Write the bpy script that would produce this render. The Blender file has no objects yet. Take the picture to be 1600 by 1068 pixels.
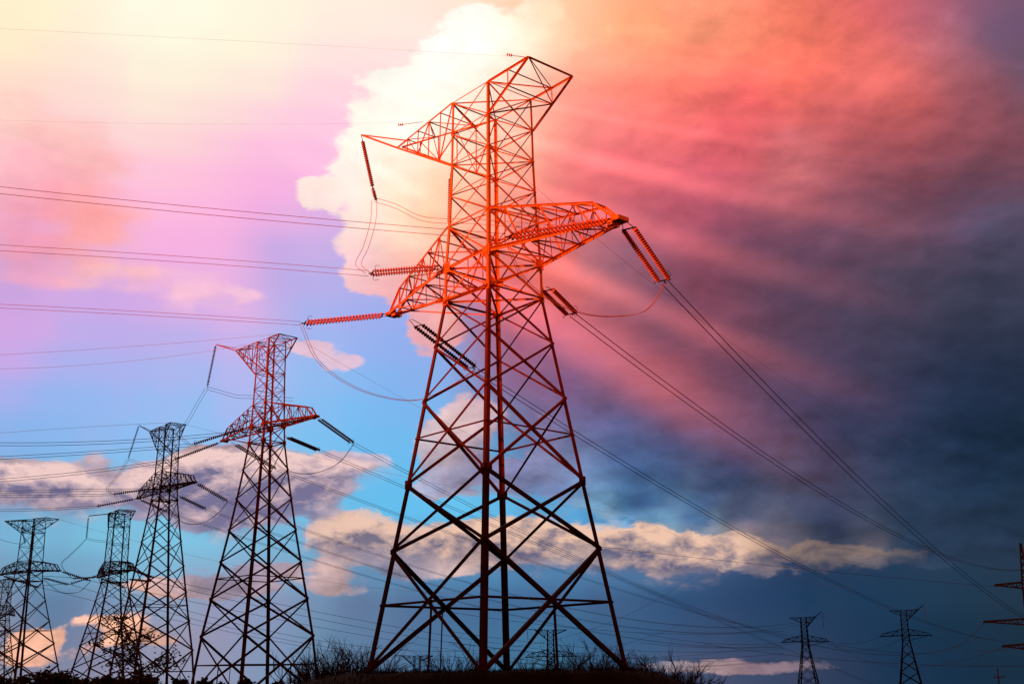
import bpy, math, random
import numpy as np
from mathutils import Vector, Matrix

random.seed(7)
scene = bpy.context.scene
COL = scene.collection
R = math.radians

# ------------------------------------------------------------------ camera
from mathutils import Euler
FPX, PITCH, ROLL, IW, IH = 1763.0, R(16.329), R(0.7), 1600.0, 1068.0
cam_d = bpy.data.cameras.new("camera")
cam = bpy.data.objects.new("camera", cam_d)
COL.objects.link(cam)
cam.location = (0, 0, 0)
cam.rotation_euler = (Matrix.Rotation(R(90) + PITCH, 3, 'X') @ Matrix.Rotation(-ROLL, 3, 'Z')).to_euler()
cam_d.sensor_width = 36.0
cam_d.lens = FPX / IW * 36.0
cam_d.clip_start = 0.1
cam_d.clip_end = 12000
scene.camera = cam

scene.view_settings.view_transform = 'Standard'
scene.view_settings.look = 'None'
scene.view_settings.exposure = 0.0
scene.view_settings.gamma = 1.0
scene.view_settings.use_curve_mapping = False
scene.cycles.max_bounces = 4


def ray(px, py):
    """direction (x, y, z) seen at a point of the picture, 1600 x 1068"""
    u0 = (px - IW / 2) / FPX
    v0 = (IH / 2 - py) / FPX
    u = u0 * math.cos(ROLL) + v0 * math.sin(ROLL)
    v = v0 * math.cos(ROLL) - u0 * math.sin(ROLL)
    return Vector((u, math.cos(PITCH) - v * math.sin(PITCH), math.sin(PITCH) + v * math.cos(PITCH)))


def at(px, py, Y):
    r = ray(px, py)
    return r * (Y / r.y)


# ------------------------------------------------------------------ sun
SUN_EL, SUN_AZ = R(6.5), R(-40.0)      # light travels to +Y, slightly to +X, downwards
sun_d = bpy.data.lights.new("sun", 'SUN')
sun_d.energy = 5.0
sun_d.angle = R(2.3)
sun_d.color = (1.0, 0.17, 0.035)
sun = bpy.data.objects.new("sun", sun_d)
COL.objects.link(sun)
ldir = Vector((math.sin(-SUN_AZ) * math.cos(SUN_EL), math.cos(SUN_AZ) * math.cos(SUN_EL), -math.sin(SUN_EL)))
sun.rotation_euler = ldir.to_track_quat('-Z', 'Y').to_euler()

# ------------------------------------------------------------------ sky
def lin(c):
    c = c / 255.0
    return c / 12.92 if c <= 0.04045 else ((c + 0.055) / 1.055) ** 2.4


def rows(txt):
    out = []
    for t in txt.replace('\n', ' ').split(';'):
        t = t.strip()
        if t:
            out.append([float(q) for q in t.split(',')])
    return np.array(out)


# clear air: picture x, y and colour
SKY = rows("""0,0,255,243,205;130,0,255,248,215;250,0,255,255,240;400,0,255,252,225;530,0,255,245,220;640,0,255,240,215;
0,60,255,240,200;260,80,254,253,222;400,70,255,250,222;530,60,255,235,225;640,60,255,225,225;
0,130,255,225,208;150,130,255,222,214;260,150,253,240,215;400,130,253,232,215;530,130,255,215,222;
0,200,255,200,200;150,200,252,218,212;300,200,253,217,213;450,200,255,202,225;540,200,255,200,228;
80,270,255,190,205;250,270,255,197,215;350,270,253,190,220;450,270,253,178,225;
80,330,250,175,215;200,330,255,185,222;300,330,255,185,225;400,330,252,175,225;470,350,235,180,228;
0,380,215,165,215;250,390,250,175,225;350,380,253,178,225;420,390,195,167,228;450,430,178,170,232;520,420,190,175,232;
100,460,215,170,228;0,440,185,160,222;200,470,205,165,228;300,420,235,175,226;370,440,235,180,226;350,480,220,175,228;0,500,218,167,226;
0,540,215,165,230;150,540,188,172,236;300,540,182,172,236;370,540,205,180,236;500,510,165,180,238;500,560,160,185,240;580,500,165,170,238;
0,600,172,177,240;150,600,150,185,242;300,600,150,190,242;370,610,178,183,240;500,620,132,188,240;600,560,138,180,240;660,560,150,170,232;
0,680,128,180,235;100,660,125,185,240;300,680,128,193,240;430,600,160,188,240;520,650,122,190,242;600,640,115,185,242;660,640,125,180,235;
480,730,120,195,235;620,720,105,188,238;0,760,130,170,215;
60,830,115,190,225;150,850,125,208,236;250,860,122,205,236;330,850,120,203,236;560,780,98,188,236;650,790,98,190,236;730,780,105,198,240;
780,770,100,195,242;850,800,98,190,235;480,870,125,198,228;900,800,90,175,228;950,812,85,165,220;1000,825,95,170,218;1050,830,100,165,212;1110,838,90,130,180;
0,900,120,160,190;150,930,125,130,165;300,930,145,145,178;400,950,150,150,185;300,1000,150,147,172;420,1010,128,150,185;250,1040,150,150,172;120,1040,165,145,165;40,960,110,130,165;90,970,60,110,152;0,1000,170,150,160;
500,940,108,125,162;560,1000,88,122,158;500,1040,108,150,178;600,950,90,112,150;700,960,70,100,145;700,1020,75,125,160;800,960,62,98,145;800,1020,62,115,150;850,1040,75,130,160;
900,1000,45,95,138;900,920,75,95,135;1000,920,60,88,130;1050,980,42,78,120;1000,1010,45,85,125;1000,1050,90,110,140;
1100,920,38,68,108;1200,930,28,58,98;1200,1000,28,65,100;1300,950,18,55,90;1400,1000,12,50,82;1400,900,18,55,85;1580,1000,17,42,62;1500,900,25,58,82;1580,900,35,52,75;1500,1000,12,45,70;
1100,1055,98,88,115;1200,1055,75,75,105;1300,1060,58,60,85;1450,1050,28,50,78;1580,1060,25,48,70;1120,1010,45,72,108""")
# cloud colours, picture x, y
STORM = rows("""830,20,255,235,200;900,30,255,208,165;900,100,255,170,135;1000,30,255,182,125;1000,100,255,150,115;
1070,0,255,152,125;1120,60,255,160,118;1200,40,255,140,110;1300,20,242,118,102;1370,0,215,95,110;1450,20,180,95,115;1550,30,128,90,120;1600,40,120,85,115;
1250,80,255,120,100;1350,90,245,120,105;1480,90,182,108,118;1590,80,85,80,105;1070,110,255,138,105;1200,110,255,122,100;1400,120,225,108,105;1550,135,160,88,104;
1070,160,242,108,100;1150,160,238,96,98;1250,165,245,105,95;1400,160,215,100,98;1530,180,165,85,92;1600,140,115,82,100;
1000,160,255,130,118;950,200,255,130,130;900,190,255,142,132;1080,210,255,120,125;1180,200,218,90,100;1300,200,192,88,93;1250,240,195,112,122;1450,210,160,78,88;1580,220,125,70,84;
1000,260,236,106,116;950,280,232,110,116;1130,250,222,95,105;1230,270,215,110,110;1350,250,165,84,95;1430,290,124,68,80;1550,270,112,70,86;
880,280,246,122,122;1100,300,190,85,105;1230,310,158,80,95;1350,320,122,76,96;1500,330,95,75,105;1590,350,80,76,102;
1000,340,185,90,108;900,340,222,105,112;1070,340,178,82,100;1150,350,120,70,95;1250,360,105,70,95;1400,370,100,70,90;1580,390,72,68,92;
870,400,225,110,105;930,400,140,105,130;1000,430,125,85,108;1080,410,148,75,95;1120,420,112,65,85;1200,430,88,62,85;1300,430,78,62,85;1450,440,58,58,78;1580,450,52,54,74;
880,450,240,112,102;950,480,200,100,105;1040,500,112,75,100;1100,490,128,66,85;1170,530,118,68,86;1250,500,85,65,90;1400,500,62,60,84;1550,500,48,53,74;
900,530,160,85,115;1000,560,160,80,98;1060,590,150,76,92;950,620,98,80,120;1100,650,108,68,94;1150,600,88,62,90;1250,600,78,60,88;1350,600,60,56,84;1500,600,34,46,74;1590,600,28,42,66;
920,700,85,95,138;1000,700,64,80,126;1100,720,60,66,106;1200,700,54,60,95;1350,700,40,50,82;1500,720,20,40,68;1590,700,20,42,64;
1000,770,50,76,122;1150,790,40,60,100;1000,797,50,74,118;1070,806,46,68,110;1140,815,42,60,98;1200,822,42,60,96;1270,832,42,58,92;1350,840,40,58,90;1430,850,42,60,88;1440,872,34,56,84;1300,900,26,56,88;1150,900,45,70,108;1300,800,35,50,84;1450,800,36,54,80;1580,800,30,50,74;850,640,118,100,145;850,570,135,95,140;830,500,190,95,115;850,760,80,100,145;
1400,840,35,55,82;1550,850,34,54,78""")
CLOUD = rows("""750,40,255,255,252;700,90,255,255,250;640,130,255,254,246;800,60,255,252,232;600,230,255,249,238;520,300,255,242,240;700,180,255,246,225;730,230,255,228,200;800,200,255,195,172;730,280,255,210,180;790,300,252,165,140;780,150,255,232,205;870,792,120,130,175;900,802,100,170,215;950,808,95,175,225;1000,816,95,180,228;1050,822,95,165,212;1100,828,85,140,190;
850,200,255,172,150;800,250,255,185,152;620,300,255,242,212;560,340,255,222,205;650,370,255,208,168;720,320,255,185,145;800,330,242,132,120;550,410,248,200,212;600,440,250,185,185;
700,450,228,125,118;800,420,235,112,100;640,500,225,150,175;675,500,255,205,190;760,480,190,95,125;
60,205,255,200,185;130,235,255,206,192;60,260,255,176,200;110,300,255,166,185;120,340,255,166,160;170,370,255,160,160;40,370,238,150,185;170,430,255,203,206;60,420,242,172,212;300,450,250,198,220;340,470,245,186,225;20,160,255,226,202;0,250,255,190,200;220,415,255,195,200;
490,540,238,203,228;535,575,215,205,238;750,640,252,208,205;700,680,240,202,192;680,720,212,185,192;760,715,135,132,172;720,755,112,120,165;800,740,125,125,170;850,735,150,148,182;660,755,140,155,195;
60,722,240,204,200;230,722,238,200,196;420,700,228,190,196;30,800,150,145,178;0,735,200,180,195;120,730,218,188,192;60,762,150,140,165;200,755,150,135,165;150,782,190,168,182;200,797,122,122,162;310,715,232,192,190;370,695,200,172,190;300,760,165,148,172;380,770,138,128,164;340,820,108,126,168;
500,690,236,198,200;480,750,148,140,174;520,785,108,128,174;450,800,98,118,164;560,718,215,190,208;610,735,160,190,220;
530,812,226,188,182;570,800,210,182,182;530,850,172,152,164;600,840,190,160,165;640,828,216,182,176;700,850,216,176,166;520,903,236,192,176;480,915,190,162,175;640,885,112,122,158;580,905,106,120,156;
740,820,240,206,182;800,850,224,180,160;850,828,226,188,172;950,832,226,182,162;960,872,188,150,146;1020,845,240,190,160;1080,860,214,166,146;1130,842,236,186,156;1190,868,122,106,120;1180,840,182,152,146;
1250,853,150,125,125;1360,860,145,120,120;1300,882,75,78,98;1050,888,196,158,150;850,875,135,126,146;
60,1000,255,192,142;130,970,240,180,165;180,980,255,192,150;240,1000,235,178,160;70,1030,228,170,165;420,888,190,165,185;350,900,175,160,185;
940,944,205,172,165;990,950,170,160,175;1060,950,92,112,150;1130,1042,190,150,148;1050,1044,185,148,148;1230,1042,150,122,135;1050,1024,122,140,168;1200,1040,130,112,130""")
# cloud outlines: x, y, half width, half height
PUFF = rows("""760,260,95,130;740,380,90,80;760,50,68,46;700,100,62,50;625,125,60,26;600,190,42,50;650,200,110,80;560,285,45,42;500,305,42,26;620,270,90,80;620,350,95,70;670,430,95,55;575,420,45,38;790,140,80,110;850,60,60,70;680,510,50,38;
70,215,85,30;110,260,80,40;90,310,75,45;150,350,60,40;30,280,60,120;120,425,120,20;225,430,45,18;310,455,55,24;370,468,45,14;20,165,35,20;60,385,70,30;
485,540,40,12;530,572,30,10;735,650,52,32;700,690,56,48;720,735,75,40;800,745,100,26;870,735,70,30;690,770,40,14;110,612,14,5;165,697,12,4;
55,745,110,26;180,752,110,24;310,725,55,26;370,735,100,42;480,755,70,36;430,790,95,28;330,815,75,20;540,725,70,20;90,785,120,14;250,790,80,20;
530,820,55,24;570,850,95,40;660,865,100,38;520,908,50,18;740,850,60,36;
770,850,90,38;860,850,90,34;950,853,90,36;1050,858,95,36;1140,853,72,28;1250,862,80,20;1360,864,72,14;1190,872,50,20;
60,1000,40,18;128,978,18,18;185,985,48,18;240,1000,30,10;70,1032,60,8;420,892,70,14;350,905,70,12;320,920,120,18;
940,944,10,5;990,950,14,4;1130,1042,150,11;
1250,380,420,440;1000,640,170,150;1300,720,360,110;930,500,120,160;900,300,80,200;1480,820,200,60;1050,790,140,24;950,730,130,56;1230,810,160,28""")
NU, NV = 64, 47
AZ0, AZ1, EL0, EL1 = R(-27), R(27), R(-1.5), R(35)


def to_px(az, el):
    d = np.stack([np.sin(az) * np.cos(el), np.cos(az) * np.cos(el), np.sin(el)], -1)
    dep = d[..., 1] * math.cos(PITCH) + d[..., 2] * math.sin(PITCH)
    up = -d[..., 1] * math.sin(PITCH) + d[..., 2] * math.cos(PITCH)
    X_, Y_ = FPX * d[..., 0] / dep, FPX * up / dep
    return IW / 2 + X_ * math.cos(ROLL) - Y_ * math.sin(ROLL), IH / 2 - (X_ * math.sin(ROLL) + Y_ * math.cos(ROLL))


def blend(px, py, pts, s0):
    dx = px[..., None] - pts[:, 0]
    dy = (py[..., None] - pts[:, 1])
    d2 = dx * dx + dy * dy
    near = np.sqrt(np.sort(d2, -1)[..., 2])[..., None]
    s = np.clip(near * 0.62, s0, 400)
    w = np.exp(-d2 / (2 * s * s)) + 1e-12
    w /= w.sum(-1, keepdims=True)
    return w @ pts[:, 2:5]


gu = np.linspace(AZ0, AZ1, NU)
gv = np.linspace(EL0, EL1, NV)
GA, GE = np.meshgrid(gu, gv)
PX, PY = to_px(GA, GE)
g_sky = blend(PX, PY, np.vstack([SKY, STORM]), 22)
g_cld = blend(PX, PY, np.vstack([CLOUD, STORM]), 14)
field = np.full(PX.shape, 0.0)
for (x, y, rx, ry) in PUFF:
    rho = np.sqrt(((PX - x) / rx) ** 2 + ((PY - y) / ry) ** 2)
    field = np.maximum(field, np.clip(0.5 + (1 - rho) * min(rx, ry) / (22.0 + min(rx, ry)), 0, 1))
# how strongly the small cloud texture shows: little in the glare, more in the storm
relief = np.clip((PX - 780) / 350, 0, 1) * 0.22 * (1 - np.clip((PY - 700) / 150, 0, 1) * 0.5) + np.clip((PY - 560) / 150, 0, 1) * 0.55 * np.clip((1150 - PX) / 300, 0.5, 1) + 0.17
# soft edges in the pink haze at the upper left, crisp ones elsewhere
crisp = np.clip((PX - 330) / 150, 0, 1) + np.clip((PY - 520) / 120, 0, 1)
g_aux = np.stack([field, np.clip(relief, 0, 1), 0.22 + 0.78 * np.clip(crisp, 0, 1)], -1) * 255
tolin = np.vectorize(lin)

world = bpy.data.worlds.new("World")
scene.world = world
world.use_nodes = True
nt = world.node_tree
nt.nodes.clear()
N, L = nt.nodes, nt.links


def math_n(op, a, b=None, c=None, clamp=False):
    n = N.new('ShaderNodeMath'); n.operation = op; n.use_clamp = clamp
    for i, q in enumerate((a, b, c)):
        if q is None: continue
        if isinstance(q, (int, float)): n.inputs[i].default_value = q
        else: L.new(q, n.inputs[i])
    return n.outputs[0]


def vec_n(op, a, b=None, c=None):
    n = N.new('ShaderNodeVectorMath'); n.operation = op
    for i, q in enumerate((a, b, c)):
        if q is None: continue
        if isinstance(q, (tuple, list)): n.inputs[i].default_value = q
        else: L.new(q, n.inputs[i])
    return n.outputs[0]


def smooth(x, a, b, lo=0.0, hi=1.0):
    n = N.new('ShaderNodeMapRange'); n.interpolation_type = 'SMOOTHSTEP'
    L.new(x, n.inputs[0])
    for i, q in zip((1, 2, 3, 4), (a, b, lo, hi)): n.inputs[i].default_value = q
    return n.outputs[0]


def noise_n(vec, scale, detail, rough=0.55, dist=0.0):
    n = N.new('ShaderNodeTexNoise')
    L.new(vec, n.inputs['Vector'])
    n.inputs['Scale'].default_value = scale; n.inputs['Detail'].default_value = detail
    n.inputs['Roughness'].default_value = rough; n.inputs['Distortion'].default_value = dist
    return n.outputs['Fac'], n.outputs['Color']


def combine(x, y, z):
    n = N.new('ShaderNodeCombineXYZ')
    for i, q in enumerate((x, y, z)):
        if isinstance(q, (int, float)): n.inputs[i].default_value = q
        else: L.new(q, n.inputs[i])
    return n.outputs[0]


tc = N.new('ShaderNodeTexCoord')
dirn = tc.outputs['Generated']
sep = N.new('ShaderNodeSeparateXYZ'); L.new(dirn, sep.inputs[0])
az = math_n('ARCTAN2', sep.outputs[0], sep.outputs[1])
el = math_n('ARCSINE', sep.outputs[2])
stretched = vec_n('MULTIPLY', dirn, (1.0, 1.0, 1.9))
wf, wc = noise_n(stretched, 9.0, 6.0, 0.6)
wsep = N.new('ShaderNodeSeparateColor'); L.new(wc, wsep.inputs[0])


def sep_x(v):
    n = N.new('ShaderNodeSeparateXYZ'); L.new(v, n.inputs[0]); return n.outputs[0]


def grid_lookup(azs, els, g, after=None):
    NV = g.shape[0]
    """table of colours over azimuth and elevation: one curve per row, rows blended by height"""
    if after is not None:
        k = math_n('MULTIPLY', sep_x(after), 1e-7)
        azs = math_n('ADD', azs, k); els = math_n('ADD', els, k)
    u = math_n('DIVIDE', math_n('SUBTRACT', azs, AZ0), AZ1 - AZ0, clamp=True)
    v = math_n('MULTIPLY', math_n('DIVIDE', math_n('SUBTRACT', els, EL0), EL1 - EL0, clamp=True), float(NV - 1))
    uvec = combine(u, u, u)
    acc = None
    for j in range(NV):
        h = smooth(math_n('ABSOLUTE', math_n('SUBTRACT', v, float(j))), 0.0, 1.0, 1.0, 0.0)
        rc = N.new('ShaderNodeRGBCurve')
        # (the tiny term chains the rows so that the shader is evaluated one row at a time)
        L.new(uvec if acc is None else vec_n('MULTIPLY_ADD', acc, (1e-7, 1e-7, 1e-7), uvec), rc.inputs['Color'])
        m = rc.mapping
        m.use_clip = False
        for ch in range(3):
            cu = m.curves[ch]
            vals = g[j, :, ch]
            while len(cu.points) < NU: cu.points.new(0.5, 0.5)
            for i in range(NU):
                cu.points[i].location = (i / (NU - 1), vals[i])
        m.update()
        sc_ = N.new('ShaderNodeVectorMath'); sc_.operation = 'SCALE'
        L.new(rc.outputs[0], sc_.inputs[0]); L.new(h, sc_.inputs['Scale'])
        acc = sc_.outputs[0] if acc is None else vec_n('ADD', acc, sc_.outputs[0])
    return acc


warp = 0.028
azw = math_n('MULTIPLY_ADD', math_n('SUBTRACT', wsep.outputs[0], 0.5), warp, az)
elw = math_n('MULTIPLY_ADD', math_n('SUBTRACT', wsep.outputs[1], 0.5), warp * 0.7, el)
G1 = tolin(g_sky); G2 = tolin(g_cld); G3 = g_aux / 255.0
sky_c = grid_lookup(az, el, np.stack([G1[int(round(q))] for q in np.linspace(0, NV - 1, 24)]))
cld_c = grid_lookup(azw, elw, G2, sky_c)
aux = grid_lookup(azw, elw, G3, cld_c)
asep = N.new('ShaderNodeSeparateXYZ'); L.new(aux, asep.inputs[0])
fb, _ = noise_n(stretched, 26.0, 9.0, 0.58, 0.3)
bn, _ = noise_n(stretched, 34.0, 8.0, 0.6, 0.3)
bn2, _ = noise_n(vec_n('ADD', stretched, (-0.006, 0, 0.016)), 34.0, 8.0, 0.6, 0.3)
mask_in = math_n('MULTIPLY_ADD', math_n('SUBTRACT', fb, 0.5), 0.66, math_n('MULTIPLY_ADD', math_n('SUBTRACT', bn, 0.5), 0.55, asep.outputs[0]))
mask = smooth(math_n('MULTIPLY_ADD', math_n('SUBTRACT', mask_in, 0.5), math_n('MULTIPLY', asep.outputs[2], 5.5), 0.5), 0.0, 1.0)
# relief of the clouds: the same noise a little further up tells which side is lit
n1, _ = noise_n(stretched, 13.0, 9.0, 0.62, 0.4)
n2, _ = noise_n(vec_n('ADD', stretched, (-0.010, 0.0, 0.030)), 13.0, 9.0, 0.62, 0.4)
rel = math_n('MULTIPLY', math_n('SUBTRACT', n1, n2), 1.7)
fine = math_n('MULTIPLY', math_n('SUBTRACT', bn, bn2), 1.1)
big, _ = noise_n(stretched, 5.0, 5.0, 0.5, 0.5)
rel2 = math_n('MULTIPLY_ADD', math_n('SUBTRACT', big, 0.5), 1.9, math_n('MULTIPLY_ADD', math_n('SUBTRACT', wf, 0.5), 0.75, rel))
shade = math_n('MULTIPLY_ADD', math_n('ADD', rel2, fine), asep.outputs[1], 1.0)
shade = math_n('MAXIMUM', shade, 0.35)
cld_s = vec_n('MULTIPLY', cld_c, combine(shade, shade, shade))
mx = N.new('ShaderNodeMix'); mx.data_type = 'RGBA'
L.new(mask, mx.inputs[0]); L.new(sky_c, mx.inputs[6]); L.new(cld_s, mx.inputs[7])
# long lit bank of cloud low in the sky, its upper edge crisp against the blue


def azel_of(px, py):
    r = ray(px, py).normalized()
    return math.atan2(r.x, r.y), math.asin(r.z)


def profile(points):
    """curve over azimuth: picture points (x, y) -> elevation"""
    q = [azel_of(x, y) for x, y in points]
    return table([(a_, e_) for a_, e_ in q], True)


def table(pairs, is_el=False):
    n = N.new('ShaderNodeFloatCurve')
    u_ = math_n('DIVIDE', math_n('SUBTRACT', azb, AZ0), AZ1 - AZ0, clamp=True)
    L.new(u_, n.inputs['Value'])
    cu = n.mapping.curves[0]; n.mapping.use_clip = False
    while len(cu.points) < len(pairs): cu.points.new(0.5, 0.5)
    for i, (a_, v_) in enumerate(pairs):
        cu.points[i].location = ((a_ - AZ0) / (AZ1 - AZ0), v_)
    n.mapping.update()
    return n.outputs[0]


azb = math_n('MULTIPLY_ADD', math_n('SUBTRACT', wsep.outputs[2], 0.5), 0.03, az)
elb = math_n('MULTIPLY_ADD', math_n('SUBTRACT', bn, 0.5), 0.030, el)


def bank(under, tops, bots, strength, dark, bright, depth_el, fade=None):
    """a bank of cloud lit on its ragged upper edge, grey beneath, laid over the sky colour `under`"""
    te = profile(tops); be = profile(bots)
    stg = table([(azel_of(x, 800)[0], v_) for x, v_ in strength])
    up_m = smooth(math_n('SUBTRACT', te, elb), -0.0012, 0.0035)
    lo_m = smooth(math_n('SUBTRACT', elb, be), -0.012, 0.012)
    bm = math_n('MULTIPLY', math_n('MULTIPLY', up_m, lo_m), stg)
    depth = smooth(math_n('SUBTRACT', te, elb), 0.002, depth_el)
    lit = math_n('ADD', math_n('MULTIPLY', math_n('SUBTRACT', bn, bn2), 2.3), math_n('SUBTRACT', 1.0, math_n('MULTIPLY', depth, 0.88)), clamp=True)
    c_ = N.new('ShaderNodeMix'); c_.data_type = 'RGBA'
    L.new(lit, c_.inputs[0])
    c_.inputs[6].default_value = (*[lin(q) for q in dark], 1); c_.inputs[7].default_value = (*[lin(q) for q in bright], 1)
    col = c_.outputs[2]
    if fade is not None: col = vec_n('MULTIPLY', col, combine(fade, fade, fade))
    m_ = N.new('ShaderNodeMix'); m_.data_type = 'RGBA'
    L.new(bm, m_.inputs[0]); L.new(under, m_.inputs[6]); L.new(col, m_.inputs[7])
    return m_.outputs[2]


dimr = smooth(az, azel_of(1140, 860)[0], azel_of(1230, 860)[0], 1.0, 0.40)
sky_left = bank(mx.outputs[2],
                [(-30, 724), (56, 721), (112, 725), (142, 740), (175, 742), (210, 729), (240, 725), (285, 703), (337, 699), (400, 702), (450, 700), (499, 708), (562, 717), (600, 722), (640, 735)],
                [(-30, 790), (100, 798), (260, 798), (300, 822), (350, 832), (400, 820), (440, 805), (520, 782), (560, 752), (600, 740), (640, 740)],
                [(-30, 1), (140, 1), (165, .55), (200, 1), (540, 1), (580, .5), (625, 0)], (118, 112, 148), (240, 204, 200), 0.034)
sky_all = bank(sky_left,
               [(470, 822), (530, 803), (575, 797), (645, 816), (720, 812), (820, 806), (880, 815), (942, 820), (995, 813), (1047, 821), (1112, 830), (1184, 836), (1225, 853), (1256, 840), (1294, 850), (1365, 846), (1412, 856), (1460, 860)],
               [(470, 850), (530, 868), (600, 872), (700, 878), (800, 884), (900, 880), (1000, 896), (1080, 902), (1130, 890), (1180, 876), (1250, 874), (1400, 868), (1460, 866)],
               [(470, 0), (520, .8), (640, .8), (690, .95), (900, 1), (1100, 1), (1165, 1), (1200, .7), (1300, .6), (1390, .5), (1450, 0)], (98, 98, 128), (238, 196, 172), 0.036, dimr)
# crepuscular beams fanning out of the glare
oa, oe = azel_of(-10, -176)
da = math_n('SUBTRACT', az, oa); de = math_n('SUBTRACT', oe, el)
th = math_n('ARCTAN2', de, da)
rad = math_n('SQRT', math_n('ADD', math_n('MULTIPLY', da, da), math_n('MULTIPLY', de, de)))
beams = None
for (px, py, w, amp) in ((1600, 100, 2.0, .5), (1500, 215, 1.0, .35), (1340, 240, 0.5, .5), (1560, 372, 0.9, .9), (1320, 452, 1.2, .7), (1170, 545, 1.2, .8), (1100, 640, 2.4, .9)):
    a2, e2 = azel_of(px, py)
    t0 = math.atan2(oe - e2, a2 - oa)
    dd = math_n('ABSOLUTE', math_n('SUBTRACT', th, t0))
    b = smooth(dd, 0.0, R(w * 1.25), amp, 0.0)
    beams = b if beams is None else math_n('ADD', beams, b)
fall = math_n('MULTIPLY', smooth(rad, 0.28, 0.48), smooth(rad, 0.54, 0.96, 1.0, 0.0))
beams = math_n('MULTIPLY', beams, fall)
bcol = vec_n('MULTIPLY', combine(beams, beams, beams), (0.42, 0.085, 0.075))
tot = vec_n('ADD', sky_all, bcol)
# the rest of the sky, out of view: red fill added to brighten unlit steel
aabs = math_n('ABSOLUTE', az)
back = math_n('MULTIPLY', smooth(aabs, R(34), R(70), 1.0, 0.0), smooth(el, R(42), R(66), 1.0, 0.0))
below = smooth(el, R(-8), R(-3))
back = math_n('MULTIPLY', back, below)
mb = N.new('ShaderNodeMix'); mb.data_type = 'RGBA'
L.new(back, mb.inputs[0]); mb.inputs[6].default_value = (0.36, 0.050, 0.016, 1); L.new(tot, mb.inputs[7])
nish = N.new('ShaderNodeTexSky'); nish.sky_type = 'NISHITA'; nish.sun_disc = False
nish.sun_elevation = SUN_EL; nish.sun_rotation = math.pi + SUN_AZ
fin = vec_n('MULTIPLY_ADD', nish.outputs[0], (0.0015, 0.0015, 0.0015), mb.outputs[2])
bg = N.new('ShaderNodeBackground'); L.new(fin, bg.inputs[0]); bg.inputs[1].default_value = 1.0
wo = N.new('ShaderNodeOutputWorld'); L.new(bg.outputs[0], wo.inputs[0])
world.cycles.sampling_method = 'MANUAL'
world.cycles.sample_map_resolution = 512

# ------------------------------------------------------------------ helpers
def tag(o, label=None, cat=None, group=None, kind=None):
    if label: o['label'] = label
    if cat: o['category'] = cat
    if group: o['group'] = group
    if kind: o['kind'] = kind
    return o


def empty(name, loc=(0, 0, 0), rz=0.0):
    o = bpy.data.objects.new(name, None)
    o.empty_display_size = 0.5
    o.location = loc; o.rotation_euler = (0, 0, rz)
    COL.objects.link(o)
    return o


class MB:
    def __init__(s): s.v = []; s.f = []

    def add(s, vs, fs):
        n = len(s.v); s.v += [tuple(q) for q in vs]; s.f += [tuple(i + n for i in q) for q in fs]

    def prism(s, a, b, prof, ux, uy):
        """profile (2-D points) swept from a to b with section axes ux, uy"""
        n = len(prof)
        vs = [a + ux * p[0] + uy * p[1] for p in prof] + [b + ux * p[0] + uy * p[1] for p in prof]
        fs = [(i, (i + 1) % n, n + (i + 1) % n, n + i) for i in range(n)] + [tuple(range(n - 1, -1, -1)), tuple(range(n, 2 * n))]
        s.add(vs, fs)

    def angle(s, a, b, w, ref=None, t=None):
        """steel angle (L section) of flange w from a to b"""
        a = Vector(a); b = Vector(b)
        d = (b - a)
        if d.length < 1e-4: return
        d.normalize()
        ref = Vector(ref) if ref is not None else Vector((0, 0, 1))
        if abs(d.dot(ref)) > 0.97 * ref.length: ref = Vector((1, 0.3, 0))
        ux = d.cross(ref).normalized(); uy = d.cross(ux).normalized()
        t = t or w * 0.16
        p = [(-w / 2, -w / 2), (w / 2, -w / 2), (w / 2, -w / 2 + t), (-w / 2 + t, -w / 2 + t), (-w / 2 + t, w / 2), (-w / 2, w / 2)]
        s.prism(a, b, p, ux, uy)

    def box(s, c, sx, sy, sz, ax=None):
        c = Vector(c)
        X, Y, Z = ax if ax else (Vector((1, 0, 0)), Vector((0, 1, 0)), Vector((0, 0, 1)))
        vs = [c + X * (sx / 2 * i) + Y * (sy / 2 * j) + Z * (sz / 2 * k) for i in (-1, 1) for j in (-1, 1) for k in (-1, 1)]
        s.add(vs, [(0, 1, 3, 2), (4, 6, 7, 5), (0, 4, 5, 1), (2, 3, 7, 6), (0, 2, 6, 4), (1, 5, 7, 3)])

    def tube(s, pts, rads, n=6, caps=True):
        pts = [Vector(p) for p in pts]
        if isinstance(rads, (int, float)): rads = [rads] * len(pts)
        base = len(s.v); prev = None
        for i, p in enumerate(pts):
            d = (pts[min(i + 1, len(pts) - 1)] - pts[max(i - 1, 0)]).normalized()
            if prev is None:
                r = Vector((0, 0, 1)) if abs(d.z) < 0.9 else Vector((1, 0, 0))
                prev = d.cross(r).normalized()
            ux = (prev - d * prev.dot(d)).normalized(); uy = d.cross(ux); prev = ux
            for k in range(n):
                a = 2 * math.pi * k / n
                s.v.append(tuple(p + (ux * math.cos(a) + uy * math.sin(a)) * rads[i]))
        for i in range(len(pts) - 1):
            for k in range(n):
                s.f.append((base + i * n + k, base + i * n + (k + 1) % n, base + (i + 1) * n + (k + 1) % n, base + (i + 1) * n + k))
        if caps:
            s.f.append(tuple(base + k for k in range(n - 1, -1, -1)))
            s.f.append(tuple(base + (len(pts) - 1) * n + k for k in range(n)))

    def build(s, name, mat, parent=None, smooth_f=False):
        me = bpy.data.meshes.new(name)
        me.from_pydata(s.v, [], s.f)
        me.materials.append(mat)
        if smooth_f:
            me.polygons.foreach_set('use_smooth', [True] * len(me.polygons))
        o = bpy.data.objects.new(name, me)
        COL.objects.link(o)
        if parent: o.parent = parent
        return o


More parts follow.
